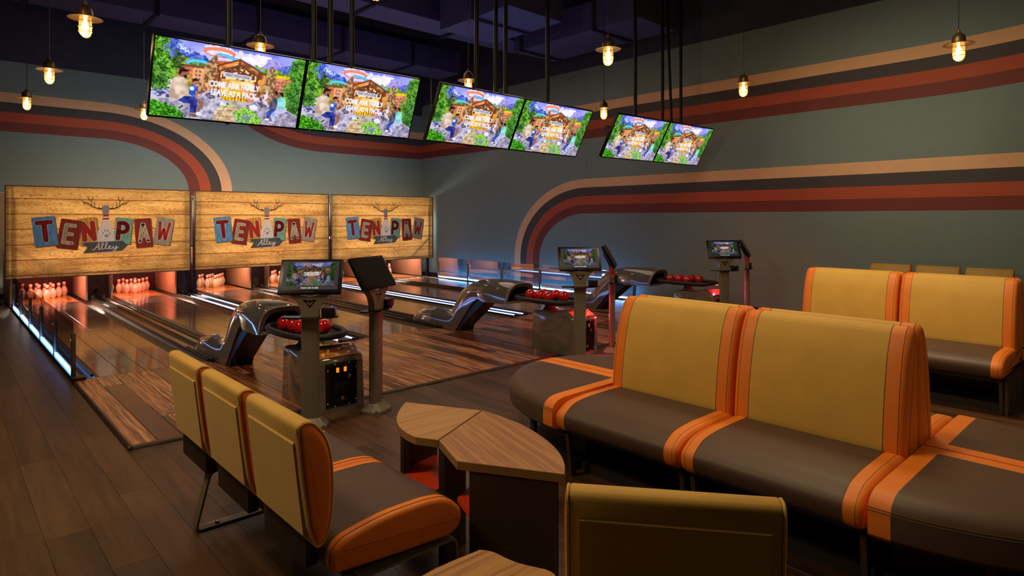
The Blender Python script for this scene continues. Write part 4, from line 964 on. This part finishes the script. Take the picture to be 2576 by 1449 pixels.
    # neck and oval tray
    MB().lathe([(.10, .465), (.095, .48), (.07, .50), (.06, .53), (.085, .55), (.12, .565), (0, .565)], 20, (-.06, .18, 0)).build('neck', M_cabt, t, ang=50)
    ring = []
    for q in range(48):
        a_ = 2*PI*q/48; ca, sa = math.cos(a_), math.sin(a_)
        ring.append((-.06+math.copysign(abs(ca)**.8, ca)*.24, .20+math.copysign(abs(sa)**.8, sa)*.46, .602))
    MB().tube(ring, .027, 10, closed=True).build('tray_rim', M_rubber, t)
    MB().loft([[(p[0], p[1], .597) for p in ring], [(-.06+(p[0]+.06)*.86, .20+(p[1]-.20)*.92, .575) for p in ring], [(-.06+(p[0]+.06)*.4, .20+(p[1]-.20)*.7, .568) for p in ring]], cap0=False, cap1=True).build('tray_dish', M_black, t, ang=60)
    MB().loft([[(-.06+(p[0]+.06)*.9, .20+(p[1]-.20)*.95, .592) for p in ring], [(-.06+(p[0]+.06)*.62, .20+(p[1]-.20)*.75, .555) for p in ring], [(-.06+(p[0]+.06)*.3, .20+(p[1]-.20)*.4, .548) for p in ring]], cap0=False, cap1=True).build('tray_underside', M_black, t, ang=60)
    if k > 0:
        MB().lathe([(0, 0), (.007, 0), (.007, .01), (0, .012)], 8, (.02, -.02, .545)).build('led_dot', E_red, t)
    return t
for k, c in enumerate(LC):
    h_ = hood(c+.06); h_['label'] = 'glossy charcoal S-shaped ball ramp on the %s lane pair' % PAIRN[k]; h_['group'] = 'ball ramps'
    cb_ = cabinet(c, k); cb_['label'] = ['grey ball return cabinet nearest the camera, with two lit orange buttons and marbled side', 'grey ball return cabinet in the middle, its top edge lit red', 'farthest grey ball return cabinet, lit red, before the right wall'][k]; cb_['group'] = 'ball return cabinets'
    spots = [(-.14, .43, 'back left, by the ramp mouth'), (-.12, .29, 'middle of the left row'), (-.12, .15, 'front of the left row'), (.03, .04, 'nearest the front rim'), (.06, .20, 'middle of the right row'), (.02, .36, 'back of the right row')]
    for q, (x, y, w_) in enumerate(spots):
        b0 = MB(); bm = bmesh.new(); bmesh.ops.create_uvsphere(bm, u_segments=24, v_segments=16, radius=.066)
        b0.bm(bm); o = b0.build('bowling_ball', M_ball, None, ang=80); o.location = (c+.1+x, 4.92+y, .568+.066+.004)
        tag(o, 'shiny red bowling ball on the %s ball tray, %s' % (PAIRN[k], w_), 'bowling ball', 'red bowling balls on the %s tray' % PAIRN[k])
        hb = MB()
        for (dx, dz) in ((0, .0), (.014, .01), (.004, .022)):
            hb.lathe([(0, 0), (.006, 0), (.006, .002), (0, .002)], 8, (dx-.008, dz-.008, .0648))
        hh = hb.build('finger_holes', M_blackm, o); hh.rotation_euler = (random.uniform(-.9, .9), random.uniform(-.8, .8), 0)
    if k > 0:
        point_light('red_spill_light', (c+.14, 4.66, .56), 5, (1, .02, .05), .01)
        point_light('red_spill_light', (c+.36, 4.60, .42), 3.2, (1, .02, .05), .01)  # added beside the cabinet, away from the tray, to redden the kiosk post
        point_light('red_spill_light', (c-.05, 4.50, .07), 3.5, (1, .02, .05), .01)  # added near the ground, no source there, to redden the floor

# ------------------------------------------------------------------ scoring kiosks
def kiosk():
    t = thing('scoring_kiosk', '', 'kiosk')
    MB().prism(round_poly([(-.055, -.03, .012), (.055, -.03, .012), (.065, -.01, .01), (.065, .02, .01), (.05, .035, .01), (-.05, .035, .01), (-.065, .02, .01), (-.065, -.01, .01)], 2), 'Z', .03, .83).build('post', M_kiosk, t, ang=30)
    MB().loft([[(sx*w, sy*d, z) for sx, sy in ((-1, -.6), (-.6, -1), (.6, -1), (1, -.6), (1, .6), (.6, 1), (-.6, 1), (-1, .6))] for w, d, z in ((.125, .10, 0), (.125, .10, .025), (.085, .06, .06), (.072, .045, .075))]).build('foot', M_kiosk, t, ang=20)
    for sx in (-1, 1): MB().lathe([(0, .028), (.008, .028), (.006, .034), (0, .035)], 8, (sx*.105, -.07, 0)).build('bolt', M_alum, t)
    # forked head: outline with a triangular opening
    def fork(pts, y0, y1): return MB().prism(pts, 'Y', y0, y1)
    L = [(-.062, .80), (-.066, .87), (-.085, .92), (-.15, 1.0), (-.115, 1.02), (-.07, .985), (0, .972), (0, .945), (-.052, .952), (0, .885), (0, .80)]
    mbk = MB(); 
    for s in (1, -1): mbk.prism([(p[0]*s, p[1]) for p in L], 'Y', -.028, .03)
    mbk.build('forked_head', M_kiosk, t, ang=30)
    MB().prism([(-.05, .951), (.05, .951), (0, .888)], 'Y', -.018, -.006).build('triangle_badge', M_black, t)
    br = MB().lathe([(.012, 0), (.017, .003), (.022, 0)], 14).build('badge_ring', M_kiosk, t); br.rotation_euler = (PI/2, 0, 0); br.location = (0, -.02, .932)
    sh = MB().prism(round_poly([(-.20, -.05, .02), (-.08, -.09, .03), (.10, -.085, .03), (.20, -.04, .02), (.20, .04, .02), (-.20, .03, .02)], 3), 'Z', .815, .827).build('tray_shelf', M_shelf, t)
    bx = MB().bbox(.085, .185, -.055, .035, .828, .893, b=.012).build('card_reader', M_black, t)
    MB().lathe([(0, 0), (.006, 0), (.005, .004), (0, .005)], 10, (.155, 0, .893)).build('reader_light', E_blu, bx)
    MB().lathe([(0, 0), (.009, 0), (.007, .006), (0, .008)], 10, (.105, -.01, .893)).build('sensor_dot', mat('olive_lens', (130, 120, 30), .2), bx)
    # tilted display
    d = bpy.data.objects.new('display', None)
    w, h = .458, .283
    d = MB().bbox(-w/2, w/2, -.014, .02, -h/2, h/2, b=.012).build('display_case', M_bezel, t)
    d.location = (0, .03, 1.115); d.rotation_euler = (-math.radians(30), 0, 0)
    MB().box(-w/2+.028, w/2-.028, -.0155, -.0135, -h/2+.03, h/2-.022).build('screen_glass', emit('kiosk_screen_dark', (30, 34, 48), .55), d)
    p = bpy.data.objects.new('picture', SMd); C.objects.link(p); p.parent = d; p.scale = (.345, 1, .190); p.location = (.0, -.0162, .016)
    f = font_obj('screen_text', 'Insert coin to play', .017, E_textd, d, offset=.0004); f.rotation_euler = (PI/2, 0, 0); f.location = (0, -.0166, -.096)
    f = font_obj('screen_text', 'COME AS A FAMILY\nLEAVE AS A PACK', .0155, E_textd, d, offset=.0006, space=.9); f.rotation_euler = (PI/2, 0, 0); f.location = (.008, -.0172, .016)
    MB().box(-.03, .03, -.0155, -.0135, -h/2+.014, -h/2+.016).build('printed_mark', M_kiosk, d)
    MB().bbox(-.11, .11, .018, .05, -.09, .07, b=.012).build('display_back', M_black, d)
    return t
k0 = kiosk()
KP = [(2.05, 4.42, math.radians(-36), 'grey scoring kiosk nearest the camera with lit screen, before the nearest ball return'), (2.615, 4.44, math.radians(26), 'grey scoring kiosk with a black screen, right of the nearest ball return'),
      (5.085, 4.42, math.radians(-39), 'middle scoring kiosk with lit screen, in front of the red-lit cabinet'), (5.74, 4.50, math.radians(35), 'scoring kiosk seen edge-on, right of the middle lit kiosk'),
      (8.165, 4.42, math.radians(-44), 'farthest scoring kiosk with lit screen before the plain wall'), (8.78, 4.39, math.radians(24), 'red-lit scoring kiosk with dark screen, rightmost of all kiosks')]
for i, (x, y, rz, lab) in enumerate(KP):
    o = k0 if i == 0 else dup(k0, (0, 0, 0))
    o.location = (x, y, 0); o.rotation_euler = (0, 0, rz); tag(o, lab, None, 'scoring kiosks')
    if i % 2:      # these three screens are dark in the photograph
        for d in list(o.children):
            if d.name.startswith('display_case'):
                for q in list(d.children):
                    if q.name.startswith(('picture', 'screen_text')): bpy.data.objects.remove(q)
                    elif q.name.startswith('screen_glass'): q.material_slots[0].link = 'OBJECT'; q.material_slots[0].material = M_bezel

# ------------------------------------------------------------------ chair banks (single-sided)
back_prof = round_poly([(-.112, .852, .02), (-.09, .868, .02), (-.055, .864, .03), (-.012, .818, .04), (.012, .755, .08), (.022, .66, .1), (.02, .56, .08), (.008, .475, .05), (-.018, .43, .03), (-.045, .428, .02), (-.07, .50, .02), (-.092, .66, .05), (-.105, .78, .03)], 3)
seat_prof = round_poly([(.0, .335, .02), (-.01, .40, .03), (.03, .445, .05), (.20, .475, .1), (.40, .472, .1), (.49, .455, .05), (.562, .385, .06), (.552, .325, .04), (.50, .298, .03), (.22, .315, .1)], 4)
def chair_bank(n, name, label, loc, rz, yel=None, scale=1.0, pitch=.545):
    yel = yel or M_yel
    t = thing(name, label, 'bench seat', loc, rz)
    if scale != 1: t.scale = (1, 1, scale)
    for i in range(n):
        y0 = i*pitch
        s = cushion('seat_cushion', seat_prof, y0+.052, y0+pitch-.052, M_brn, t)
        for a, b, r0, r1 in ((y0+.002, y0+.052, .02, 0), (y0+pitch-.052, y0+pitch-.002, 0, .02)):
            cushion('seat_band', seat_prof, a, b, M_ora, t, r0, r1)
        for v in (y0+.0525, y0+pitch-.0525): seam('seat_stitching', seat_prof, v, M_seam, s, .0013, .0002)
        for v in (y0+.022,): seam('seat_stitching', shrink(seat_prof, -.0006), v, M_dseam, s, .0013, 0)
        ys0, ys1 = y0+.045, y0+pitch-.03
        bk_ = cushion('backrest', back_prof, ys0+.004, ys1-.004, yel, t, .004, .004, 2)
        inner = shrink(back_prof, .010)
        for v, sgn in ((ys0, -1), (ys1, 1)):
            mbp = MB(); mbp.loft([[(p[0], v-sgn*.006, p[1]) for p in inner], [(p[0], v+sgn*.004, p[1]) for p in inner], [(p[0], v+sgn*.009, p[1]) for p in scalep(inner, .93)], [(p[0], v+sgn*.011, p[1]) for p in scalep(inner, .80)], [(p[0], v+sgn*.012, p[1]) for p in scalep(inner, .5)]])
            pn = mbp.build('side_panel', M_ora, bk_, ang=60)
            seam('piping', shrink(back_prof, .004), v+sgn*.001, yel, bk_, .005, 0)
        # raised rear panel and stitching
        a0, a1 = Vector((-.110, .80)), Vector((-.068, .44)); dd = (a1-a0).normalized(); nn = Vector((-1, -.12)).normalized()
        q = lambda s, o: tuple(a0+dd*s+nn*o)
        prr = [q(.0, -.012), q(.008, .004), q(.33, .004), q(.345, -.012)]
        MB().loft([[(p[0], ys0+.028, p[1]) for p in prr], [(p[0], ys1-.028, p[1]) for p in prr]]).build('rear_panel', yel, bk_, ang=30)
        MB().bbox(-.045, -.0, y0+.12, y0+pitch-.05, .33, .45, b=.006).build('back_bracket', M_base, t)
        for v in (y0+.16, y0+pitch-.09): MB().lathe([(0, .008), (.008, .008), (.008, .024), (0, .024)], 8, (-.02, v, .31)).build('bolt', M_alum, t)
        MB().box(.06, .50, y0+.06, y0+pitch-.06, .29, .325).build('seat_board', M_base, t)
    # flat steel loop legs
    fr_y = [.036, n*pitch-.26] if n > 1 else [.1, pitch-.1]
    for y in fr_y:
        path = round_poly([(-.05, .006, .03), (.545, .006, .03), (.53, .282, .03), (.02, .282, .03)], 4)
        o_, i_ = shrink(path, -.005), shrink(path, .005); m_ = len(path)
        mb = MB(); vs = [(p[0], y-.03, p[1]) for p in o_]+[(p[0], y+.03, p[1]) for p in o_]+[(p[0], y-.03, p[1]) for p in i_]+[(p[0], y+.03, p[1]) for p in i_]
        fs = []
        for j in range(m_):
            k_ = (j+1) % m_
            fs += [(j, k_, m_+k_, m_+j), (2*m_+j, 3*m_+j, 3*m_+k_, 2*m_+k_), (j, 2*m_+j, 2*m_+k_, k_), (m_+j, m_+k_, 3*m_+k_, 3*m_+j)]
        mb.add(vs, fs); mb.build('leg_frame', M_frame, t, ang=30)
        for x in (.06, .45): MB().lathe([(0, .011), (.012, .011), (.012, .018), (0, .02)], 6, (x, y, 0)).build('floor_bolt', M_alum, t)
    MB().box(.10, .16, .02, n*pitch-.02, .262, .29).build('seat_beam', M_frame, t)
    return t
chair_bank(3, 'chair_bank', 'three joined mustard and orange seats on steel legs beside the wooden table', (.995, 1.965, 0), 0)
chair_bank(1, 'lounge_chair', 'mustard seat seen from behind at the bottom of the view', (1.604, .682, 0), math.atan2(.61, .79), pitch=.592)
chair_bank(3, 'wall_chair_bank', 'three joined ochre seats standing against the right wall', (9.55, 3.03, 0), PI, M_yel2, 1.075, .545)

# ------------------------------------------------------------------ double-sided booths
bprof = round_poly([(.004, .36, .0), (.004, .60, .0), (.010, .95, .05), (.026, 1.022, .03), (.058, 1.040, .03), (.104, 1.015, .05), (.158, .92, .08), (.198, .77, .1), (.224, .61, .08), (.236, .47, .03), (.21, .36, .02)], 4)
sprof = round_poly([(.02, .30, .01), (.02, .46, .02), (.24, .470, .1), (.54, .470, .12), (.685, .455, .08), (.77, .40, .08), (.77, .335, .04), (.735, .292, .03), (.46, .288, .0)], 5)
def booth_module(side, L, ends=(False, False), group=None, label='', loc=(0, 0, 0)):
    t = thing('booth_seat', label, 'booth seat', loc, 0, group)
    s = side
    bp = [(p[0]*s, p[1]) for p in bprof]; sp_ = [(p[0]*s, p[1]) for p in sprof]
    bw = .095; sw = .085
    st = cushion('seat_cushion', sp_, sw, L-sw, M_brn, t)
    cushion('seat_band', sp_, .004, sw, M_ora, t, .032, 0, 5); cushion('seat_band', sp_, L-sw, L-.004, M_ora, t, 0, .032, 5)
    bk_ = cushion('backrest', bp, bw, L-bw, M_yel, t)
    cushion('backrest_band', bp, .006, bw, M_ora, t, .032, 0, 5); cushion('backrest_band', bp, L-bw, L-.006, M_ora, t, 0, .032, 5)
    for v in (sw, L-sw): seam('seat_stitching', sp_, v, M_dseam, st, .0016, .0)
    for v in (bw+.001, L-bw-.001): seam('back_stitching', bp, v, M_seam, bk_, .0018, .0002)
    for v in (.034, L-.034): seam('back_stitching', bp, v, M_dseam, bk_, .0011, .0)
    for v in (.036, L-.036): seam('seat_stitching', sp_, v, M_dseam, st, .0011, .0)
    x0, x1 = sorted((.03*s, .55*s)); MB().box(x0, x1, .03, L-.03, .0, .06).build('plinth', M_base, t)
    x0, x1 = sorted((.01*s, .10*s)); MB().box(x0, x1, .01, L-.01, .06, .36).build('back_panel', M_base, t)
    x0, x1 = sorted((.05*s, .67*s)); MB().box(x0, x1, .02, L-.02, .255, .29).build('seat_board', M_base, t)
    for v in (.02, L-.045):
        MB().loft([[(.69*s, v, .26), (.655*s, v, .26), (.655*s, v+.025, .26), (.69*s, v+.025, .26)], [(.655*s, v, 0), (.62*s, v, 0), (.62*s, v+.025, 0), (.655*s, v+.025, 0)]]).build('leg', M_gable, t)
    for e, v in ((0, .0), (1, L)):
        if ends[e]:
            MB().box(*sorted((.02*s, .66*s)), v-.012, v+.012, 0, .29).build('end_panel', M_gable, t)
    return t
def round_seat(sx, sy, loc, label, a=.77, b=.88, group=None):
    t = thing('rounded_seat', label, 'booth seat', loc, 0, group)
    lev = [(.285, .05), (.292, .02), (.31, .0), (.40, .0), (.435, .015), (.458, .05), (.468, .10), (.470, .2)]
    def region(u0, u1, v0, v1, r):
        """points of the quarter ellipse (shrunk by r) clipped to u>=u0, v>=v0, u<=u1, v<=v1"""
        A, B = a-r, b-r; out = []
        K = 14
        if v1 is not None and v1 < B:      # band along the u axis
            us = [u0+(A*math.sqrt(max(0, 1-(v0/B)**2))-u0)*k/K for k in range(K+1)]
            ue = A*math.sqrt(max(0, 1-(v1/B)**2))
            out = [(u, v0) for u in us]+[(u0+(ue-u0)*k/K, v1) for k in range(K, -1, -1)]
        elif u1 is not None and u1 < A:    # band along the v axis
            ve0 = B*math.sqrt(max(0, 1-(u0/A)**2)); ve1 = B*math.sqrt(max(0, 1-(u1/A)**2))
            out = [(u0, v0+(ve0-v0)*k/K) for k in range(K+1)]+[(u1, v0+(ve1-v0)*k/K) for k in range(K, -1, -1)]
        else:
            t0 = math.asin(min(1, v0/B)); t1 = math.acos(min(1, u0/A))
            out = [(u0, v0)]+[(A*math.cos(t0+(t1-t0)*k/26), B*math.sin(t0+(t1-t0)*k/26)) for k in range(27)]
        return out
    def piece(nm, m, *reg):
        mb = MB(); mb.loft([[(p[0]*sx, p[1]*sy, z) for p in region(*reg, r)] for z, r in lev])
        return mb.build(nm, m, t, ang=45)
    w = .085
    main = piece('seat_cushion', M_brn, w, None, w, None)
    piece('seat_band', M_ora, .006, None, .006, w); piece('seat_band', M_ora, .006, w, w, None)
    el = [(a*math.cos(q), b*math.sin(q)) for q in [PI/2*k/30 for k in range(31)]]
    for z, r in ((.415, .004), (.405, -.0005)): MB().tube([((p[0])*(1-r/a)*sx, p[1]*(1-r/b)*sy, z) for p in el], .0016, 4).build('stitching', M_seam, main)
    c = [(q[0]*.78, q[1]*.78) for q in [(0, 0)]+el]
    MB().prism([(p[0]*sx, p[1]*sy) for p in c], 'Z', 0, .06).build('plinth', M_base, t)
    c = [(q[0]*.88, q[1]*.88) for q in [(0, 0)]+el]
    MB().prism([(p[0]*sx, p[1]*sy) for p in c], 'Z', .25, .288).build('seat_board', M_base, t)
    MB().prism([(p[0]*sx, p[1]*sy) for p in [(q[0]*.6, q[1]*.6) for q in [(0, 0)]+el]], 'Z', .06, .25).build('core', M_base, t)
    for q in (.5, 1.25):
        x, y = (a-.12)*math.cos(q)*sx, (b-.12)*math.sin(q)*sy
        MB().box(x-.015, x+.015, y-.015, y+.015, 0, .26).build('leg', M_gable, t)
    return t
BX = 3.47
G1 = 'booth seats of the island nearest the camera'
for s, nm in ((-1, 'left-facing'), (1, 'right-facing')):
    for j, y in enumerate((.865, 1.71)):
        booth_module(s, .845, (False, False), G1, ('mustard high-back booth seat facing left, nearer of the two' if j == 0 else 'mustard high-back booth seat facing left, farther of the two') if s < 0 else
                     ('booth seat hidden behind the nearer left-facing mustard booth' if j == 0 else 'booth seat back-to-back with the farther left-facing mustard booth'), (BX, y, 0))
round_seat(-1, 1, (BX, 2.56, 0), 'rounded brown leather end seat nearest the lanes, on the table side', group=G1)
round_seat(1, 1, (BX, 2.56, 0), 'rounded brown leather end seat nearest the lanes, on the far side', group=G1)
round_seat(-1, -1, (BX, .86, 0), 'rounded brown leather end seat in the lower right corner', group=G1)
round_seat(1, -1, (BX, .86, 0), 'rounded brown end seat at the right edge behind the corner seat', group=G1)
FX = 6.84
G2 = 'booth seats of the far island'
for s in (-1, 1):
    for j, (y, L) in enumerate(((.96, .88), (1.845, .88))):
        booth_module(s, L, (j == 0, False), G2, ('high-back booth seat at the right edge with orange arm end' if j == 0 else 'mustard booth backrest in the far island, left of the right edge one') if s < 0 else
                     ('booth seat behind the right edge one, facing the wall' if j == 0 else 'booth seat behind the left one of the far island, facing the wall'), (FX, y, 0))

# ------------------------------------------------------------------ tables
tb = thing('leaf_table', 'leaf-shaped oak table in two halves between the mustard seats', 'table', (1.83, 2.2, 0))
def L2(pts): return [(x-1.83, y-2.2) for x, y in pts]
def arc3(p0, p1, p2, n=12):
    return [tuple((1-t)**2*p0[i]+2*t*(1-t)*p1[i]+t*t*p2[i] for i in range(2)) for t in [k/n for k in range(n+1)]]
TZ = .56
near = arc3((1.791, 1.636), (2.01, 1.80), (2.08, 2.20), 14)+[(2.085, 2.36), (2.076, 2.468), (1.655, 2.268), (1.566, 2.022)]
far = [(2.074, 2.474), (1.868, 2.862)]+arc3((1.864, 2.859), (1.58, 2.62), (1.600, 2.37), 12)[1:]+[(1.653, 2.274)]
for poly, m, nm in ((L2(near), M_oak2, 'tabletop'), (L2(far), M_oak1, 'tabletop')):
    MB().prism(poly, 'Z', TZ-.034, TZ-.001).build('edge_band', M_edge, tb, smooth=False)
    ip = shrink(poly, .002)
    th = math.radians(-15.5) if m is M_oak2 else 0
    ob = MB().prism([(q[0]*math.cos(-th)-q[1]*math.sin(-th), q[0]*math.sin(-th)+q[1]*math.cos(-th)) for q in ip], 'Z', TZ-.002, TZ).build(nm, m, tb, smooth=False); ob.rotation_euler = (0, 0, th)
def gable(p, q, th, z0, z1, m, nm='gable_panel'):
    p, q = Vector(p), Vector(q); d = (q-p).normalized(); n = Vector((-d.y, d.x))*th/2
    MB().prism(L2([tuple(p+n), tuple(q+n), tuple(q-n), tuple(p-n)]), 'Z', z0, z1).build(nm, m, tb)
gable((1.605, 1.985), (1.785, 1.675), .022, 0, TZ-.034, M_gable)
gable((1.80, 1.69), (2.02, 2.15), .022, 0, TZ-.034, M_gable)
gable((1.665, 2.262), (1.86, 2.355), .03, 0, TZ-.034, M_gable)
gable((1.685, 2.58), (1.86, 2.80), .022, 0, TZ-.034, M_gable)
gable((1.70, 2.64), (1.95, 2.70), .02, 0, TZ-.034, M_gable)
MB().prism(scalep(L2(far), .80), 'Z', .29, .308).build('shelf', M_org2, tb, smooth=False)
MB().prism(scalep(L2(near), .70), 'Z', .29, .308).build('shelf', M_org2, tb, smooth=False)

td = thing('low_table', 'oak-topped table corner with red edge at the bottom edge of the view', 'table', (1.0, 1.1, 0))
tp = [(1.225, 1.14), (1.266, 1.19), (1.268, 1.225), (1.262, 1.240), (1.236, 1.299), (1.226, 1.34), (1.222, 1.385), (1.214, 1.412), (1.200, 1.432), (1.175, 1.438), (.99, 1.44), (.82, 1.36), (.76, 1.15), (.92, 1.03), (1.10, 1.06), (1.17, 1.10)]
tpl = cr([(x-1.0, y-1.1) for x, y in tp]+[(tp[0][0]-1.0, tp[0][1]-1.1)], 4)[:-1]
MB().prism(tpl, 'Z', TZ-.030, TZ-.002).build('edge_band', M_org2, td)
MB().prism(shrink(tpl, .0015), 'Z', TZ-.003, TZ).build('tabletop', wood('oak_laminate_c', [(110, 72, 34), (170, 118, 54), (190, 138, 70), (140, 94, 44)], 'X', .38, 6.0, .02, bump=.03, pos=[.35, .5, .62, .78]), td, smooth=False)
MB().lathe([(.20, 0), (.20, .015), (.05, .03), (.04, .06), (.04, .50), (.12, .528)], 24).build('pedestal', M_base, td)
